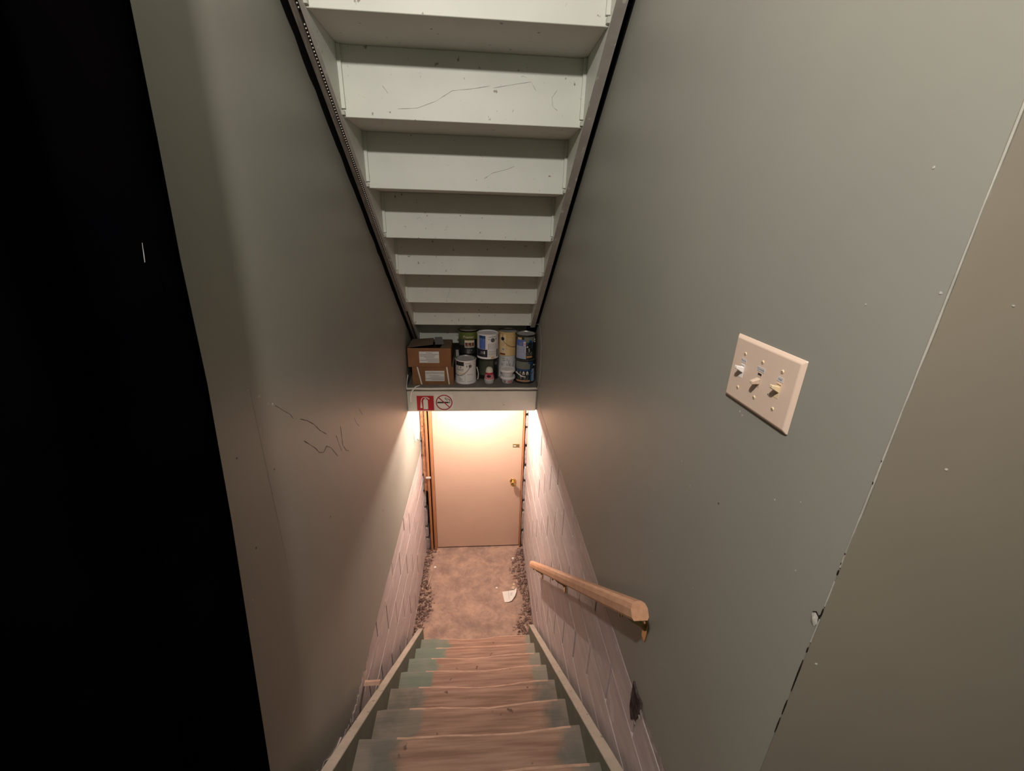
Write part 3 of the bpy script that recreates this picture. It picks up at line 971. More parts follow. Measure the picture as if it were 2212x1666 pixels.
part(slab([(-0.543, 3.10, T + 0.001), (-0.36, 3.145, T + 0.012), (-0.37, 3.30, T + 0.022), (-0.543, 3.325, T + 0.004)]), 'left_flap', CARDT, b1)
part(slab([(-0.30, 3.092, T + 0.001), (-0.225, 3.092, T + 0.001), (-0.225, 3.33, T + 0.003), (-0.285, 3.21, T + 0.010)]), 'right_flap', CARDT, b1)
part(slab([(-0.53, 3.26, T + 0.006), (-0.235, 3.25, T + 0.006), (-0.23, 3.332, T + 0.002), (-0.54, 3.332, T + 0.002)]), 'back_flap', CARDT, b1)
part(slab([(-0.345, 3.150, T + 0.010), (-0.275, 3.150, T + 0.012), (-0.295, 3.20, T + 0.058), (-0.352, 3.20, T + 0.056)], 0.002), 'tape_flap', GREYD, b1)
part(MB().box(-0.54, -0.23, 3.095, 3.325, BZ + 0.125, BZ + 0.128), 'dark_contents', CRACK, b1)


# ------------------------------------------------------------------ paint cans
class Can:
    def __init__(self, name, label, x, y, z, r, h, m, rimm=METAL, lidm=TIN, group='paint cans on the landing', seg=44):
        self.x, self.y, self.z, self.r, self.h = x, y, z, r, h
        self.t = thing(name, label, 'paint can', (x, y, z), group)
        part(MB().lathe([(0, 0.004), (r - 0.004, 0.004), (r - 0.003, 0), (r, 0.001), (r, 0.006), (r - 0.0015, 0.008), (r - 0.0015, h - 0.010), (r, h - 0.008), (r + 0.0008, h - 0.003), (r - 0.002, h - 0.001)], (x, y, z), n=seg), 'can_body', m, self.t, smooth=True)
        part(MB().lathe([(r - 0.0035, h - 0.0012), (r - 0.002, h), (r - 0.0055, h + 0.0002), (r - 0.007, h - 0.006), (r - 0.012, h - 0.006)], (x, y, z), n=seg), 'rim', rimm, self.t, smooth=True)
        part(MB().lathe([(r - 0.0122, h - 0.009), (r - 0.0122, h - 0.004), (r - 0.016, h - 0.003), (r - 0.019, h - 0.006), (0, h - 0.006)], (x, y, z), n=seg), 'lid', lidm, self.t, smooth=True)

    def mp(self, u, v, d=0.0):
        R = self.r - 0.0015 + 0.0006 + d
        a = u / self.r
        return (self.x + R * math.sin(a), self.y - R * math.cos(a), self.z + v)

    def patch(self, u0, u1, v0, v1, m, d=0.0, name='printed_panel', root=None):
        n = max(2, int(abs(u1 - u0) / 0.010) + 1)
        vs, fs = [], []
        for i in range(n + 1):
            u = u0 + (u1 - u0) * i / n
            vs += [self.mp(u, v0, d - 0.0004), self.mp(u, v1, d - 0.0004), self.mp(u, v0, d), self.mp(u, v1, d)]
        for i in range(n):
            a, b = i * 4, i * 4 + 4
            fs += [(a + 2, b + 2, b + 3, a + 3), (a + 1, a + 3, b + 3, b + 1), (a, b, b + 2, a + 2)]
        fs += [(0, 2, 3, 1), (4 * n, 4 * n + 1, 4 * n + 3, 4 * n + 2)]
        return part(MB().add(vs, fs), name, m, root or self.t)

    def shape(self, pts, m, d=0.0, name='printed_shape', root=None):
        """convex polygon print"""
        vs = [self.mp(u, v, d - 0.0003) for u, v in pts] + [self.mp(u, v, d) for u, v in pts]
        n = len(pts)
        fs = [tuple(range(n)), tuple(range(2 * n - 1, n - 1, -1))] + [(i, (i + 1) % n, n + (i + 1) % n, n + i) for i in range(n)]
        return part(MB().add(vs, fs), name, m, root or self.t)

    def disc(self, u, v, r, m, d=0.001, name='ear'):
        c = Vector(self.mp(u, v, 0))
        nrm = (c - Vector((self.x, self.y, c.z))).normalized()
        tx = Vector((0, 0, 1)).cross(nrm)
        vs = []
        n = 18
        for dd, q in ((-0.002, 1.0), (d, 1.0), (d + 0.0015, 0.8)):
            for k in range(n):
                t = 2 * PI * k / n
                vs.append(c + nrm * dd + (tx * math.cos(t) + Vector((0, 0, 1)) * math.sin(t)) * r * q)
        fs = [tuple(range(n)), tuple(2 * n + k for k in range(n))]
        for l in range(2):
            for k in range(n):
                fs.append((l * n + k, l * n + (k + 1) % n, (l + 1) * n + (k + 1) % n, (l + 1) * n + k))
        return part(MB().add(vs, fs), name, m, self.t)

    def text(self, s, u, v, size, m, d=0.0006, root=None, **k):
        return part(flat_text(s, size, lambda a, b: self.mp(u + a, v + b, d), **k), 'lettering', m, root or self.t)

    def bail(self, pts, r, m=WIREM, name='bail_handle', d=0.003):
        q = []
        P = [Vector((u, v)) for u, v in pts]
        for i in range(len(P) - 1):
            for k in range(5):
                p = P[i].lerp(P[i + 1], k / 5)
                q.append(self.mp(p.x, p.y, d))
        q.append(self.mp(P[-1].x, P[-1].y, d))
        return part(MB().tube(q, r, n=6), name, m, self.t, smooth=True)


h_ = 0.194
# bottom row
c = Can('paint_can', 'white paint can with a black patch, beside the lower cardboard box', -0.113, 3.172, LZ, 0.0835, h_, CANW, lidm=TIN)
c.patch(-0.090, -0.012, 0.150, 0.183, BLACK)
c.patch(-0.088, -0.012, 0.092, 0.150, SIGNW, d=0.0002)
c.text('X &', -0.052, 0.138, 0.026, BLACK)
c.text('PAINT', -0.046, 0.116, 0.024, BLACK, spacing=0.95)
c.patch(-0.010, 0.001, 0.010, 0.105, CHIPW)
c.patch(-0.082, -0.012, 0.086, 0.094, TANL, d=0.0004)
for v, u0, u1 in ((0.070, -0.07, -0.02), (0.055, -0.066, -0.045), (0.044, -0.066, -0.03), (0.034, -0.066, -0.026), (0.022, -0.06, -0.015)):
    c.patch(u0, u1, v, v + 0.003, GREYM, name='printed_line')
c.patch(0.012, 0.060, 0.078, 0.081, GREYM, name='printed_line')
c.patch(0.012, 0.066, 0.020, 0.022, GREYM, name='printed_line')
c.patch(0.008, 0.014, 0.140, 0.156, GREYD)
c.patch(0.000, 0.045, 0.168, 0.172, GREYM, name='printed_line')
c.disc(0.038, 0.148, 0.0125, GREYD)
c.bail([(0.034, 0.138), (0.020, 0.118), (0.006, 0.102), (-0.015, 0.084), (-0.040, 0.074), (-0.066, 0.070), (-0.100, 0.080)], 0.0018)
part(MB().tube([(-0.0245, 3.150, LZ + 0.125), (-0.018, 3.145, LZ + 0.10), (-0.013, 3.142, LZ + 0.07), (-0.014, 3.142, LZ + 0.04), (-0.020, 3.145, LZ + 0.025)], 0.0035, n=8), 'carry_loop', CHIPW, c.t, smooth=True)

c = Can('paint_can', 'dark green paint can standing behind the red and white air freshener', 0.070, 3.262, LZ, 0.0835, h_, CANDG, lidm=TIN)
c.patch(0.038, 0.105, 0.010, 0.180, CANBK)
c.patch(-0.085, 0.105, 0.006, 0.040, CANBK, d=0.0003)
c.disc(0.066, 0.140, 0.013, GREYD, name='round_emblem')
for k in range(3):
    c.patch(-0.06 + k * 0.014, -0.057 + k * 0.014, 0.050 - 0.008 * (k % 2), 0.066, GREYG, name='printed_line')

c = Can('paint_can', 'white paint can with dark vertical lettering, behind the stacked tubs', 0.230, 3.306, LZ, 0.0805, h_ - 0.001, CANW, lidm=TIN)
for u, v0, v1 in ((-0.012, 0.150, 0.172), (-0.012, 0.100, 0.130), (-0.012, 0.085, 0.092), (0.002, 0.080, 0.160), (0.012, 0.09, 0.13)):
    c.patch(u, u + 0.004, v0, v1, GREYD, name='printed_line')
for u0, u1, v in ((-0.055, -0.030, 0.165), (-0.050, -0.024, 0.150), (-0.062, -0.045, 0.118), (-0.058, -0.05, 0.108), (-0.05, -0.03, 0.095)):
    c.patch(u0, u1, v, v + 0.005, GREYM, name='printed_line')
c.shape([(0.018, 0.082), (0.032, 0.082), (0.030, 0.10), (0.020, 0.112)], GREYD)
c.bail([(0.050, 0.150), (0.040, 0.12), (0.036, 0.09), (0.044, 0.07)], 0.0016)

c = Can('paint_can', 'blue and black paint can with white house outlines, beside the right wall', 0.362, 3.182, LZ, 0.083, h_, CANBK, lidm=TIN)
c.patch(-0.092, 0.035, 0.120, 0.182, GREYG)
c.shape([(-0.016, 0.112), (0.052, 0.092), (0.058, 0.176), (0.020, 0.180), (0.008, 0.165), (-0.006, 0.150)], TEAL, d=0.0004)
c.patch(0.020, 0.058, 0.165, 0.181, BLUED, d=0.0006)
c.patch(0.052, 0.090, 0.012, 0.120, BLUEL, d=0.0003)
c.patch(0.036, 0.052, 0.020, 0.112, TEAL, d=0.0002)
c.patch(-0.088, 0.036, 0.105, 0.121, BLUED, d=0.0003)
for k, u in enumerate((-0.074, -0.046, -0.018, 0.012)):
    w_ = (0.006, 0.008, 0.0085, 0.009)[k]
    hs = c.shape([(u - w_, 0.074), (u + w_, 0.074), (u + w_, 0.094), (u, 0.108), (u - w_, 0.094)], SIGNW if k > 1 else GREYM, d=0.0008, name='house_symbol')
    c.patch(u - w_ * 0.35, u + w_ * 0.3, 0.076, 0.087, BLACK, d=0.0012, name='house_door', root=hs)
c.text('U', -0.058, 0.050, 0.034, GREYM)
c.text('T', -0.038, 0.048, 0.034, SIGNW)
c.text('JU', 0.004, 0.048, 0.040, GREYM)
c.patch(-0.085, 0.036, 0.016, 0.030, ORANGE, d=0.0004)
c.patch(-0.085, 0.075, 0.004, 0.015, NAVY, d=0.0004)
c.bail([(-0.088, 0.090), (-0.055, 0.075), (-0.025, 0.062), (-0.002, 0.060)], 0.0042, CABLE, name='grip')
c.bail([(-0.100, 0.150), (-0.096, 0.110), (-0.085, 0.088)], 0.0016)
c.bail([(-0.002, 0.060), (0.030, 0.072), (0.055, 0.090), (0.085, 0.120), (0.10, 0.150)], 0.0018)
c.disc(0.078, 0.150, 0.0065, SIGNW)

# a dark can carrying the green one, behind the white can
c = Can('paint_can', 'black paint can at the back, carrying the green lettered can', -0.094, 3.362, LZ, 0.083, h_, CANBK, lidm=TIN)

Z2 = LZ + h_ + 0.0012
c = Can('paint_can', 'green and black paint can lettered in white, leftmost of the upper cans', -0.094, 3.352, Z2, 0.083, 0.190, CANBK, lidm=CREAM)
c.patch(-0.105, 0.105, 0.120, 0.178, OLIVE)
c.patch(-0.105, -0.02, 0.070, 0.120, CANDG)
c.text('Premier', 0.005, 0.140, 0.0285, CREAM)
pn = c.patch(-0.030, 0.052, 0.054, 0.108, CREAM, d=0.0003, name='picture_panel')
for u0, u1 in ((-0.026, -0.004), (0.0, 0.026), (0.030, 0.048)):
    c.patch(u0, u1, 0.060, 0.094, REDBR, d=0.0007, name='picture', root=pn)
    c.shape([(u0 + 0.003, 0.061), (u1 - 0.008, 0.061), (u1 - 0.010, 0.072), (u0 + 0.006, 0.076)], GREYM, d=0.001, name='picture_detail', root=pn)
c.patch(-0.030, 0.052, 0.108, 0.114, TANL, d=0.0005)
for u in (-0.004, 0.012, 0.028):
    c.shape([(u - 0.004, 0.030), (u, 0.024), (u + 0.004, 0.030), (u + 0.003, 0.037), (u - 0.003, 0.037)], GREYM, d=0.0005, name='drop_symbol')
part(MB().tube([(-0.186, 3.335, Z2 + 0.120), (-0.186, 3.335, Z2 + 0.134)], 0.005, n=8), 'bail_ear', SIGNW, c.t)

c = Can('paint_can', 'white paint can with a tall blue stripe, second of the upper cans', 0.062, 3.212, Z2, 0.0855, 0.198, CANW, lidm=CANW, rimm=CANW)
c.patch(-0.078, -0.020, 0.080, 0.165, BLUE)
c.patch(-0.078, -0.020, 0.165, 0.186, BLUED)
c.text('Y', -0.060, 0.155, 0.026, BLUEL)
c.text('Y', -0.036, 0.148, 0.020, BLUEL)
c.patch(-0.118, -0.004, 0.016, 0.078, NAVY)
c.patch(-0.060, -0.052, 0.042, 0.062, GREYM)
c.patch(-0.046, -0.036, 0.040, 0.062, GREYM)
c.patch(-0.032, -0.024, 0.040, 0.064, SIGNW)
c.patch(-0.090, -0.058, 0.034, 0.042, GREYD)
c.shape([(-0.034, 0.018), (-0.020, 0.018), (-0.027, 0.032)], GREYM)
c.patch(0.002, 0.092, 0.080, 0.126, LABELP, d=0.0006, name='paper_label')
c.patch(0.002, 0.078, 0.016, 0.078, PAPER, d=0.0008, name='paper_label')
c.patch(0.004, 0.074, 0.058, 0.062, PAPERL, d=0.0012, name='printed_line')
c.patch(0.004, 0.074, 0.040, 0.044, PAPERL, d=0.0012, name='printed_line')
c.patch(0.002, 0.0055, 0.078, 0.126, GREYM, d=0.001, name='printed_line')
c.patch(0.024, 0.056, 0.002, 0.024, TANL, d=0.0012, name='barcode_label')
for k in range(4):
    c.patch(0.029 + k * 0.006, 0.0315 + k * 0.006, 0.005, 0.020, GREYM, d=0.0016, name='barcode_bar')
c.patch(0.080, 0.098, 0.012, 0.076, NAVY)
c.disc(0.039, 0.152, 0.0170, GREYD)
c.patch(0.000, 0.016, 0.156, 0.161, GREYM, name='printed_line')
c.patch(0.066, 0.073, 0.152, 0.168, GREYD)
c.patch(0.004, 0.074, 0.176, 0.180, GREYM, name='printed_line')

c = Can('paint_can', 'tan paint can with a black ear and wire handle, among the upper cans', 0.228, 3.302, LZ + h_ + 0.0002, 0.0815, 0.195, TAN, lidm=TIN)
c.patch(-0.078, -0.022, 0.020, 0.176, TANL)
c.patch(-0.078, -0.026, 0.004, 0.020, REDBR)
c.disc(-0.050, 0.140, 0.0145, BLACK)
c.patch(-0.053, -0.047, 0.155, 0.178, BRASSD, d=0.001, name='ear_strap')
bl = c.patch(-0.056, -0.032, 0.040, 0.066, CREAM, d=0.0006, name='barcode_label')
for k in range(4):
    c.patch(-0.053 + k * 0.005, -0.0505 + k * 0.005, 0.045, 0.062, GREYD, d=0.001, name='barcode_bar', root=bl)
for v in (0.085, 0.095, 0.105):
    c.patch(-0.060, -0.034, v, v + 0.003, ORANGE, d=0.0006, name='printed_line')
for v in (0.125, 0.135, 0.145, 0.16):
    c.patch(-0.005, 0.050, v, v + 0.003, TANL, d=0.0006, name='printed_line')
c.shape([(-0.048, 0.108), (-0.040, 0.108), (-0.036, 0.118), (-0.050, 0.120)], CREAM, d=0.0008)
c.bail([(-0.045, 0.126), (-0.025, 0.105), (0.000, 0.086), (0.030, 0.076), (0.060, 0.076)], 0.0017)

c = Can('paint_can', 'blue and black paint can with a pale blue panel, rightmost of the upper cans', 0.361, 3.197, Z2, 0.0825, 0.196, CANBK, lidm=TIN)
c.patch(-0.090, -0.006, 0.006, 0.110, BLUEL)
c.patch(-0.008, -0.004, 0.006, 0.110, SIGNW, d=0.0004)
c.patch(-0.090, -0.010, 0.110, 0.160, BLUE)
c.patch(-0.078, -0.040, 0.160, 0.176, TAN)
c.patch(-0.020, 0.080, 0.140, 0.182, GREYG)
c.shape([(-0.056, 0.118), (-0.040, 0.116), (-0.034, 0.138), (-0.060, 0.140)], GREYM, d=0.0006, name='crest')
c.patch(-0.024, -0.006, 0.112, 0.146, SIGNW, d=0.0006, name='small_label')
c.patch(-0.021, -0.009, 0.116, 0.138, PINK, d=0.001, name='small_picture')
c.shape([(0.000, 0.112), (0.050, 0.090), (0.052, 0.150), (0.024, 0.150), (0.002, 0.136)], TEAL, d=0.0004)
c.patch(0.022, 0.046, 0.140, 0.156, BLUED, d=0.0006)
c.shape([(0.000, 0.100), (0.014, 0.098), (0.012, 0.110), (0.006, 0.112)], SIGNW, d=0.0008)
c.text('S', 0.022, 0.078, 0.034, SIGNW)
c.text('COE', 0.020, 0.048, 0.034, GREYM)
c.patch(0.002, 0.052, 0.016, 0.030, ORANGE, d=0.0004)
for v in (0.06, 0.08, 0.095):
    c.patch(-0.080, -0.012, v, v + 0.002, GREYM, d=0.0004, name='printed_line')
c.disc(0.078, 0.158, 0.007, SIGNW)
c.disc(0.082, 0.140, 0.006, SIGNW)

# ------------------------------------------------------------------ tubs and air freshener
def tub(label, x, y, z, rb, rt, h, lid_r, lid_h, deco):
    t = thing('plastic_tub', label, 'tub', (x, y, z), 'white plastic tubs on the landing')
    part(MB().lathe([(0, 0.001), (rb - 0.003, 0.0), (rb, 0.003), (rt, h - 0.002), (rt, h), (0, h)], (x, y, z), n=36), 'cup', CANW, t, smooth=True)
    part(MB().lathe([(0, h + 0.0002), (lid_r - 0.006, h + 0.0002), (lid_r - 0.002, h - 0.004), (lid_r, h - 0.002), (lid_r, h + lid_h * 0.5), (lid_r - 0.003, h + lid_h), (lid_r - 0.008, h + lid_h - 0.001), (lid_r - 0.010, h + lid_h - 0.004), (0, h + lid_h - 0.004)], (x, y, z), n=36), 'lid', WHITEP, t, smooth=True)
    if deco:
        for a0, a1, m in ((-0.75, -0.35, GREYM), (-0.05, 0.85, PINK)):
            vs, fs = [], []
            for i in range(7):
                a = a0 + (a1 - a0) * i / 6
                for v in (0.008, 0.026):
                    r = rb + (rt - rb) * v / h + 0.0006
                    vs.append((x + r * math.sin(a), y - r * math.cos(a), z + v))
            for i in range(6):
                fs.append((2 * i, 2 * i + 2, 2 * i + 3, 2 * i + 1))
            part(MB().add(vs, fs), 'printed_emblem', m, t)
    return t


tub('white plastic tub with a pink print, under the other tub', 0.2215, 3.150, LZ, 0.046, 0.054, 0.040, 0.062, 0.016, True)
tub('plain white plastic tub standing on top of the printed one', 0.2185, 3.150, LZ + 0.0525, 0.044, 0.052, 0.046, 0.0625, 0.015, False)

af = thing('air_freshener', 'small red and white cone shaped air freshener in front of the dark green can', 'air freshener', (0.0735, 3.127, LZ))
ax, ay = 0.0735, 3.127
part(MB().lathe([(0, 0), (0.034, 0), (0.0385, 0.006), (0.0395, 0.018), (0.039, 0.030), (0.0375, 0.031), (0, 0.031)], (ax, ay, LZ), n=32), 'base', TIN, af, smooth=True)
part(MB().lathe([(0.0385, 0.0312), (0.0395, 0.034), (0.0385, 0.048), (0.035, 0.064), (0.0318, 0.078)], (ax, ay, LZ), n=32), 'lower_cone', PINK, af, smooth=True)
part(MB().lathe([(0.0392, 0.0315), (0.0402, 0.033), (0.0398, 0.039), (0.0388, 0.040)], (ax, ay, LZ), n=32), 'white_band', WHITEP, af, smooth=True)
part(MB().lathe([(0.0322, 0.0775), (0.0322, 0.079), (0.0305, 0.092), (0.0295, 0.0925)], (ax, ay, LZ), n=32), 'red_band', CRIMS, af, smooth=True)
part(MB().lathe([(0.0300, 0.0926), (0.0300, 0.094), (0.027, 0.112), (0.021, 0.126), (0.012, 0.133), (0, 0.135)], (ax, ay, LZ), n=32), 'cap', CREAM, af, smooth=True)
vs, fs = [], []
n = 20
for k in range(n):
    t = 2 * PI * k / n
    a = 0.50 * math.cos(t) - 0.12
    v = 0.066 + 0.011 * math.sin(t)
    r = 0.0398 - (v - 0.045) * 0.205 + 0.0006
    vs.append((ax + r * math.sin(a), ay - r * math.cos(a), LZ + v))
vs.append((ax + 0.0365 * math.sin(-0.12), ay - 0.0375 * math.cos(-0.12), LZ + 0.066))
fs = [(k, (k + 1) % n, n) for k in range(n)]
part(MB().add(vs, fs), 'oval_badge', BLACK, af)

# ------------------------------------------------------------------ loose cables round the landing
tag(MB().tube([(-0.548, 3.045, 2.142), (-0.556, 3.035, 2.10), (-0.5595, 3.022, 2.055), (-0.5585, 3.012, 2.035)], 0.0022, n=8).build('cable', CABLE, smooth=True),
    'thin white cable at the left end of the landing, beside the boxes', 'cable')
tag(MB().tube([(-0.468, 3.05, 2.0495), (-0.492, 3.018, 2.0525), (-0.505, 3.003, 2.040), (-0.525, 3.007, 2.012), (-0.532, 3.008, 1.975), (-0.5335, 3.010, 1.930)], [0.004, 0.0045, 0.0055, 0.0065, 0.0075, 0.007], n=10).build('cable', CABLE, smooth=True),
    'short white cable hanging over the fascia, left of the red sign', 'cable')
tag(MB().tube([(0.437, 3.29, 2.485), (0.4465, 3.08, 2.533), (0.4485, 2.975, 2.505), (0.4485, 2.915, 2.374), (0.4485, 2.905, 2.232), (0.4485, 2.93, 2.12), (0.4475, 2.985, 2.057), (0.440, 3.007, 2.046)], 0.0038, n=8).build('cable', WALL, smooth=True),
    'painted cable looping down the right wall, beside the paint cans', 'cable')

# ------------------------------------------------------------------ black curtain on the left
def curtain():
    t = thing('curtain', 'long black curtain hanging along the left side of the landing', 'curtain', (-0.49, 0.0, FZ))
    zs = [1.83, 2.04, 2.385, 2.675, 2.95, 3.16, 3.33, 3.50, 3.80, 4.16]
    ye = [0.575, 0.610, 0.654, 0.692, 0.721, 0.733, 0.750, 0.765, 0.785, 0.80]
    N = 110
    vs, fs = [], []
    for j, z in enumerate(zs):
        for i in range(N + 1):
            s = i / N
            y = -0.95 + (ye[j] + 0.95) * s
            amp = 0.020 + 0.006 * (1 - j / len(zs))
            x = -0.507 + amp * math.sin(s * 46 + 0.25 * math.sin(z * 2.0)) + 0.008 * math.sin(s * 17 + z)
            vs.append((x, y, z))
    M = N + 1
    for j in range(len(zs) - 1):
        for i in range(N):
            fs.append((j * M + i, j * M + i + 1, (j + 1) * M + i + 1, (j + 1) * M + i))
    cl = part(MB().add(vs, fs), 'cloth', CURT, t, smooth=True)
    md = cl.modifiers.new('thickness', 'SOLIDIFY')
    md.thickness = 0.003
    part(MB().tube([(-0.4735, 0.655, 3.188), (-0.4735, 0.652, 3.172), (-0.4735, 0.650, 3.162)], [0.0003, 0.0006, 0.0005], n=6), 'glint_sliver', GREYM, t)  # pale sliver stands in for a small glint on the cloth
    part(MB().tube([(-0.507, -0.98, 4.175), (-0.507, 0.83, 4.175)], 0.010, n=12), 'rod', CURT, t, smooth=True)
    return t


curtain()


# ------------------------------------------------------------------ marks and damage on the walls
def chip_on(xf, y, z, r, m, root, seed, name='paint_chip', sx=1.0):
    rr = random.Random(seed)
    n = 7
    pts = [(y + r * sx * math.cos(2 * PI * k / n) * rr.uniform(0.6, 1.2), z + r * math.sin(2 * PI * k / n) * rr.uniform(0.6, 1.2)) for k in range(n)]
    s = -1 if xf > 0 else 1
    return MB().prism(pts, 0, *sorted((xf - s * 0.0002, xf + s * (0.0004 if r < 0.006 else 0.0011)))).build(name, m, root)


for i, (y, z, r, dark) in enumerate(((0.783, 2.739, 0.0035, 0), (0.733, 2.708, 0.004, 0), (0.629, 2.74, 0.003, 1), (0.702, 2.199, 0.003, 0), (0.644, 2.512, 0.0022, 0), (0.433, 2.771, 0.0012, 0), (0.435, 3.289, 0.002, 0),
                                     (0.384, 3.173, 0.002, 0), (0.46, 3.148, 0.0015, 0), (0.632, 2.9315, 0.0022, 0), (0.6235, 2.9275, 0.0028, 0), (0.505, 2.84, 0.002, 0), (0.46, 2.869, 0.0014, 0), (0.842, 2.43, 0.003, 0))):
    chip_on(XR, y, z, r * 0.75, SCUFF if dark else PLAST, wr, 700 + i, sx=0.5 if i in (0, 1) else 1.0)
for i, (y, z, r, dark) in enumerate(((0.983, 2.835, 0.005, 0), (1.026, 2.80, 0.005, 0), (1.061, 2.764, 0.004, 0), (1.083, 2.754, 0.006, 0), (0.884, 2.704, 0.004, 1), (1.027, 2.584, 0.004, 1), (0.875, 2.45, 0.004, 1), (1.333, 2.182, 0.005, 1), (0.815, 2.342, 0.004, 0), (2.036, 1.666, 0.006, 1))):
    chip_on(XL, y, z, r * 0.75, SCUFF if dark else PLAST, wl, 740 + i)
for i, pts in enumerate(([(1.094, 2.745), (1.133, 2.712), (1.169, 2.684), (1.181, 2.663)], [(1.225, 2.641), (1.27, 2.614), (1.317, 2.577), (1.354, 2.536), (1.408, 2.492)],
                         [(1.227, 2.562), (1.298, 2.496), (1.325, 2.463), (1.36, 2.444), (1.392, 2.451), (1.428, 2.425), (1.461, 2.385), (1.483, 2.356)],
                         [(1.555, 2.449), (1.556, 2.414), (1.555, 2.364), (1.582, 2.325), (1.613, 2.304)], [(1.737, 2.403), (1.756, 2.366), (1.791, 2.333)], [(1.82, 2.407), (1.862, 2.358)], [(1.498, 2.438), (1.515, 2.392), (1.534, 2.349)])):
    q = []
    for k in range(len(pts) - 1):
        for t in range(4):
            q.append((XL + 0.0002, pts[k][0] + (pts[k + 1][0] - pts[k][0]) * t / 4, pts[k][1] + (pts[k + 1][1] - pts[k][1]) * t / 4))
    q.append((XL + 0.0002, *pts[-1]))
    rr = random.Random(i)
    MB().tube(q, [rr.uniform(0.0007, 0.0019) * (0.5 if i in (0, 4, 5, 6) else 0.85) for _ in q], n=5).build('scuff_mark', SCUFF, wl)
# thin raised vertical strip on the left wall, in the wall paint
MB().box(XL - 0.0005, XL + 0.0003, 0.992, 0.996, 2.25, 2.83).build('wall_strip', WALL, wl)
# torn facing paper hanging at the far end of the left wall
fl = MB()
fl.prism([(3.17, 1.90), (3.54, 1.90), (3.54, 1.42), (3.44, 1.36), (3.33, 1.44), (3.24, 1.45), (3.20, 1.56)], 0, XL + 0.0003, XL + 0.004)
fl.build('torn_facing', PLAST, wl)
MB().prism([(3.13, 1.90), (3.168, 1.90), (3.20, 1.56), (3.20, 1.44)], 0, XL + 0.0002, XL + 0.0016).build('torn_edge', DOORP, wl)

# seam between the two right-hand walls: pale bead, open crack, broken corner
SE = 0.3765
rr = random.Random(17)
mb = MB()
zs = [2.70 + k * 0.022 for k in range(72)]
vs, fs = [], []
for k, z in enumerate(zs):
    wdt = (0.0009 + 0.0004 * math.sin(k * 0.7)) * (1.0 if z > 2.9 else 0.6) + rr.uniform(0, 0.0006)
    vs += [(XR - 0.0004, SE - wdt, z), (XR - 0.0012, SE, z), (XR - 0.0004, SE + wdt, z), (XR + 0.004, SE, z)]
for k in range(len(zs) - 1):
    if rr.random() < 0.10 and zs[k] < 3.05:
        continue
    for q in range(4):
        q2 = (q + 1) % 4
        fs.append((k * 4 + q, k * 4 + q2, k * 4 + 4 + q2, k * 4 + 4 + q))
struct(mb.add(vs, fs).build('trim_1', SEAMP))
for i, (z0, z1, wd) in enumerate(((2.60, 2.665, 0.0014), (2.548, 2.58, 0.0012), (2.505, 2.54, 0.0009), (2.68, 2.69, 0.001), (2.82, 2.828, 0.0011), (2.836, 2.841, 0.0008), (2.852, 2.856, 0.0008), (2.955, 2.960, 0.0012), (2.985, 2.988, 0.0009), (2.748, 2.762, 0.0012))):
    wd *= 0.5
    pts = [(SE - wd * 0.3, z0), (SE + wd * 0.5, z0 + (z1 - z0) * 0.3), (SE + wd, z0 + (z1 - z0) * 0.6), (SE + wd * 0.3, z1), (SE - wd * 0.7, z0 + (z1 - z0) * 0.7), (SE - wd, z0 + (z1 - z0) * 0.35)]
    MB().prism(pts, 0, XR - 0.0013, XR + 0.0003).build('crack', CRACK, wr)
MB().prism([(0.3888, 2.7435), (0.3840, 2.7488), (0.3790, 2.7460), (0.3770, 2.7520), (0.3762, 2.7350), (0.3772, 2.7345), (0.3787, 2.7442), (0.3840, 2.7468)], 0, XR - 0.0009, XR + 0.0004).build('crack', CRACK, wr)
MB().add([(XR - 0.0008, 0.3888, 2.740), (XR - 0.0008, 0.3840, 2.7465), (XR - 0.0008, 0.3785, 2.744), (XR - 0.0008, 0.3765, 2.734), (XR - 0.0008, 0.3800, 2.7255), (XR - 0.0008, 0.3862, 2.728), (XR - 0.0034, 0.3832, 2.736)],
         [(0, 1, 6), (1, 2, 6), (2, 3, 6), (3, 4, 6), (4, 5, 6), (5, 0, 6)]).build('broken_plaster', PLAST, wr)
for i, (s_, z, r) in enumerate(((0.062, 2.985, 0.0016), (0.016, 2.662, 0.0020), (0.055, 3.165, 0.0012))):
    # flecks on the near wall, measured along it from the corner
    base = Vector((NP.x, NP.y, z)) + NT * s_
    vs = [base + NN * 0.0005 + NT * (r * math.cos(k)) + Vector((0, 0, r * math.sin(k) * 0.8)) for k in (0.2, 1.2, 2.3, 3.3, 4.4, 5.4)]
    vs2 = [v - NN * 0.0008 for v in vs]
    MB().add(vs + vs2, [tuple(range(6)), tuple(range(11, 5, -1))] + [(k, (k + 1) % 6, 6 + (k + 1) % 6, 6 + k) for k in range(6)]).build('paint_chip', PLAST, wn)
# broken plaster above the blocks low on the right wall, with a dark hollow
MB().prism([(0.800, 1.985), (0.77, 1.974), (0.742, 1.982), (0.735, 1.955), (0.748, 1.90), (0.775, 1.855), (0.795, 1.885)], 0, XR - 0.0062, XR + 0.002).build('dark_hollow', HOLLOW, wr)
for i, (y, z, r) in enumerate(((0.728, 1.958, 0.010), (0.735, 1.935, 0.006), (0.752, 1.88, 0.007), (0.80, 1.93, 0.008), (0.764, 1.93, 0.006))):
    chip_on(XR - 0.005, y, z, r, RUBBLE if i != 1 else PLAST, wr, 820 + i, name='plaster_crumb')
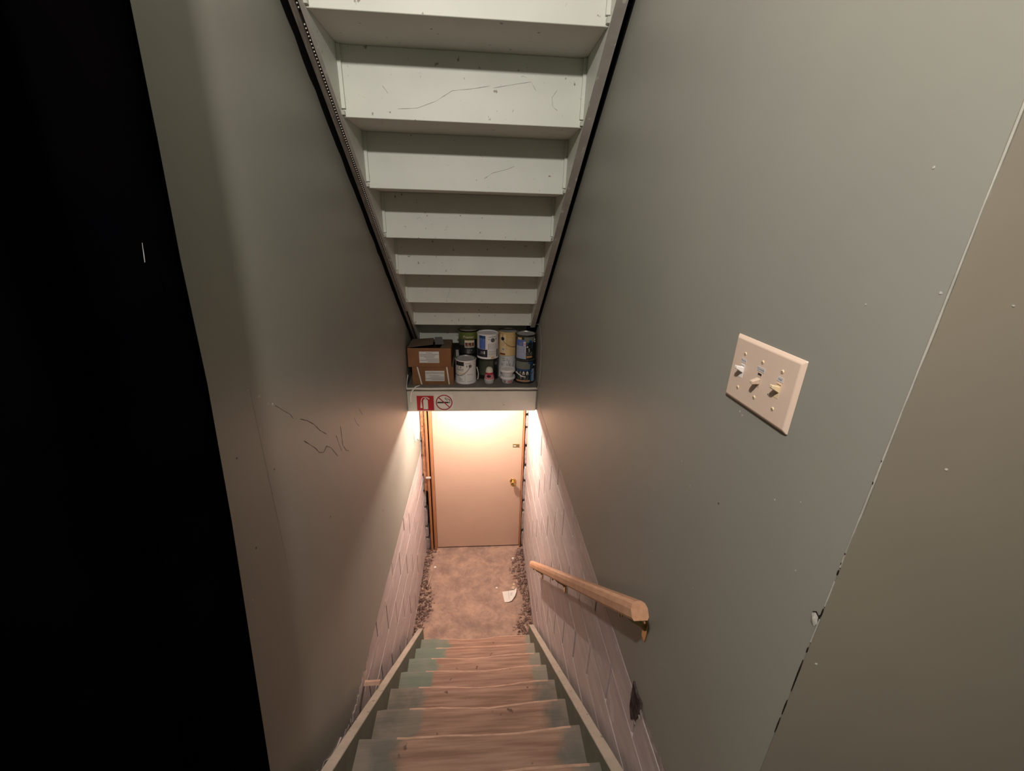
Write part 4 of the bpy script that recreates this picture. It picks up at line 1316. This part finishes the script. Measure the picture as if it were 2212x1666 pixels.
# ragged plaster left hanging between the left wallboard and the stair stringer
rr = random.Random(77)
for i, (y0, y1) in enumerate(((1.40, 1.30), (1.31, 1.20), (1.21, 1.09), (1.10, 0.97), (0.98, 0.84), (0.85, 0.70))):
    def top(y):
        return 1.19 if y > 1.2 else 1.19 + (1.2 - y) * 0.86
    n = 6
    up = [(y0 + (y1 - y0) * k / n, top(y0 + (y1 - y0) * k / n) + rr.uniform(-0.016, 0.018)) for k in range(n + 1)]
    lo = [(y, slope_z(y) - 0.12) for y in (y1, y0)]
    off = 0.002 + 0.003 * (i % 2)
    MB().prism(up + lo, 0, XL - 0.0005, XL + off).build('plaster_shard', RUBBLE if i % 3 else BLOCK, wl)
MB().box(XR + 0.0012, XR + 0.02, 0.385, 0.84, 1.90, 2.04).build('plaster_backing', RUBBLE, wr)
# crumbling lower edge of the left wallboard
for i in range(16):
    y = 1.0 + i * 0.035
    chip_on(XL - 0.0002, y, 1.185 + (0.10 * (1.12 - y) / 0.12 if y < 1.12 else 0) + 0.010 * math.sin(i * 2.3), random.Random(i).uniform(0.007, 0.016), RUBBLE if i % 3 else PLAST, wl, 840 + i, name='plaster_crumb', sx=0.8)

# ------------------------------------------------------------------ things on the lower floor
pp = thing('paper_scrap', 'white paper slip with a lifted corner lying on the concrete floor', 'paper', (0.285, 2.888, 0.0))


def paper():
    P = [[(0.205, 2.955), (0.262, 2.962), (0.318, 2.966), (0.340, 2.976)], [(0.212, 2.90), (0.262, 2.905), (0.310, 2.915), (0.336, 2.935)], [(0.220, 2.838), (0.258, 2.838), (0.290, 2.850), (0.322, 2.895)]]
    Z = [[0.008, 0.006, 0.012, 0.026], [0.005, 0.004, 0.010, 0.022], [0.006, 0.006, 0.012, 0.020]]
    vs, fs = [], []
    for d in (0.0, 0.0008):
        for j in range(3):
            for i in range(4):
                vs.append((*P[j][i], Z[j][i] + d))
    for o in (0, 12):
        for j in range(2):
            for i in range(3):
                k = o + j * 4 + i
                fs.append((k, k + 1, k + 5, k + 4))
    return MB().add(vs, fs)


pg = part(paper(), 'sheet', CHIPW, pp)
for k, (x0, y0, x1, y1) in enumerate(((0.262, 2.955, 0.266, 2.87), (0.278, 2.93, 0.300, 2.935), (0.276, 2.912, 0.296, 2.916))):
    part(MB().tube([(x0, y0, 0.0085 if k == 0 else 0.0105), (x1, y1, 0.0095 if k == 0 else 0.0125)], 0.0012, n=4), 'printed_line', PAPERL, pg)


def pebble(label, x, y, r, m, seed, name='plaster_chip', cat='chip', h=0.7):
    rr = random.Random(seed)
    mb = MB()
    vs, fs = [], []
    n = 8
    for l, (q, hh) in enumerate(((0.75, 0.0), (1.0, 0.4), (0.6, 0.9))):
        for k in range(n):
            t = 2 * PI * k / n
            g = q * r * rr.uniform(0.75, 1.15)
            vs.append((x + g * math.cos(t), y + g * math.sin(t), hh * h * r))
    fs.append(tuple(range(n)))
    fs.append(tuple(2 * n + k for k in range(n)))
    for l in range(2):
        for k in range(n):
            fs.append((l * n + k, l * n + (k + 1) % n, (l + 1) * n + (k + 1) % n, (l + 1) * n + k))
    return tag(mb.add(vs, fs).build(name, m), label, cat, 'plaster chips on the lower floor')


pebble('white plaster chip on the open floor, left of the tan chip', 0.1547, 3.005, 0.013, CHIPW, 1)
pebble('tan lumpy chip on the floor just beyond the paper slip', 0.309, 2.997, 0.019, CHIPT, 2)
pebble('flat tan flake on the floor beyond the lumpy tan chip', 0.322, 3.045, 0.012, CHIPT, 3, h=0.3)
pebble('white chip near the right foot of the door', 0.335, 3.375, 0.016, CHIPW, 4)
pebble('round white chip on the floor along the left wall', -0.455, 3.29, 0.014, CHIPW, 5)


def debris(name, label, sets, wall, seed):
    rr = random.Random(seed)
    mb = MB()
    counts = []
    for n, xr, yr, size, bias in sets:
        for _ in range(n):
            y = rr.uniform(*yr)
            if math.sin(y * 23 + seed) + 0.6 * math.sin(y * 41 + seed * 2) < rr.uniform(-1.6, 0.9):
                y += rr.uniform(-0.12, 0.12)
                y = min(max(y, yr[0]), yr[1])
            s = rr.random() ** bias
            wid = xr * (0.7 + 0.35 * math.sin(y * 9 + seed))
            x = (XL + 0.006 + s * wid) if wall == 'l' else (0.4475 - 0.006 - s * wid)
            r = rr.uniform(*size)
            z0 = 0.028 * (1 - s) * rr.random()
            ang = rr.uniform(0, 6.28)
            e1 = Vector((math.cos(ang), math.sin(ang), rr.uniform(-0.3, 0.3)))
            e2 = Vector((-math.sin(ang), math.cos(ang), rr.uniform(-0.3, 0.3))) * rr.uniform(0.4, 0.9)
            up = Vector((0, 0, rr.uniform(0.3, 0.9)))
            c = Vector((x, y, z0 + r * 0.25))
            vs = [c + e1 * r, c + e2 * r, c - e1 * r, c - e2 * r, c + up * r, c - up * r * 0.4]
            mb.add(vs, [(0, 1, 4), (1, 2, 4), (2, 3, 4), (3, 0, 4), (1, 0, 5), (2, 1, 5), (3, 2, 5), (0, 3, 5)])
        counts.append(n * 8)
    o = mb.build(name, DEBD, None)
    o.data.materials.append(DEBM)
    o.data.materials.append(DEBL)
    for p in o.data.polygons:
        p.material_index = 0 if p.index < counts[0] else (1 if p.index < counts[0] + counts[1] else 2)
    return tag(o, label, 'debris', kind='stuff')


debris('crumbled_debris', 'dark crumbled rubble and grit heaped along the foot of the left wall',
       ((260, 0.11, (2.50, 3.5), (0.005, 0.020), 1.3), (300, 0.14, (2.47, 3.5), (0.004, 0.016), 1.2), (60, 0.13, (2.6, 3.5), (0.002, 0.007), 1.0)), 'l', 1)
debris('crumbled_debris', 'dark crumbled rubble and grit heaped along the foot of the right wall',
       ((300, 0.12, (2.44, 3.5), (0.005, 0.021), 1.4), (360, 0.16, (2.44, 3.5), (0.004, 0.016), 1.4), (75, 0.13, (2.45, 3.5), (0.002, 0.007), 1.0)), 'r', 4)
for i, (x0, y0, x1, y1) in enumerate(((-0.478, 3.17, -0.500, 3.02), (-0.515, 2.965, -0.455, 2.975))):
    tag(MB().tube([(x0, y0, 0.024), (x1, y1, 0.030)], 0.0032, n=6).build('wood_splinter', DEBL),
        ('straw coloured splinter lying along the left wall rubble', 'straw coloured splinter lying across the left wall rubble')[i], 'splinter', 'splinters by the left wall')
# broken board jammed between the left stringer and the wall
tag(MB().prism([(1.388, 1.150), (1.405, 1.152), (1.420, 1.144), (1.428, 1.122), (1.408, 1.132)], 0, XL + 0.004, -0.486).build('broken_board', NOSE),
    'broken bare board end lying across the left stair stringer', 'board')

for o in list(bpy.data.objects):
    if '_o' in o:
        del o['_o']
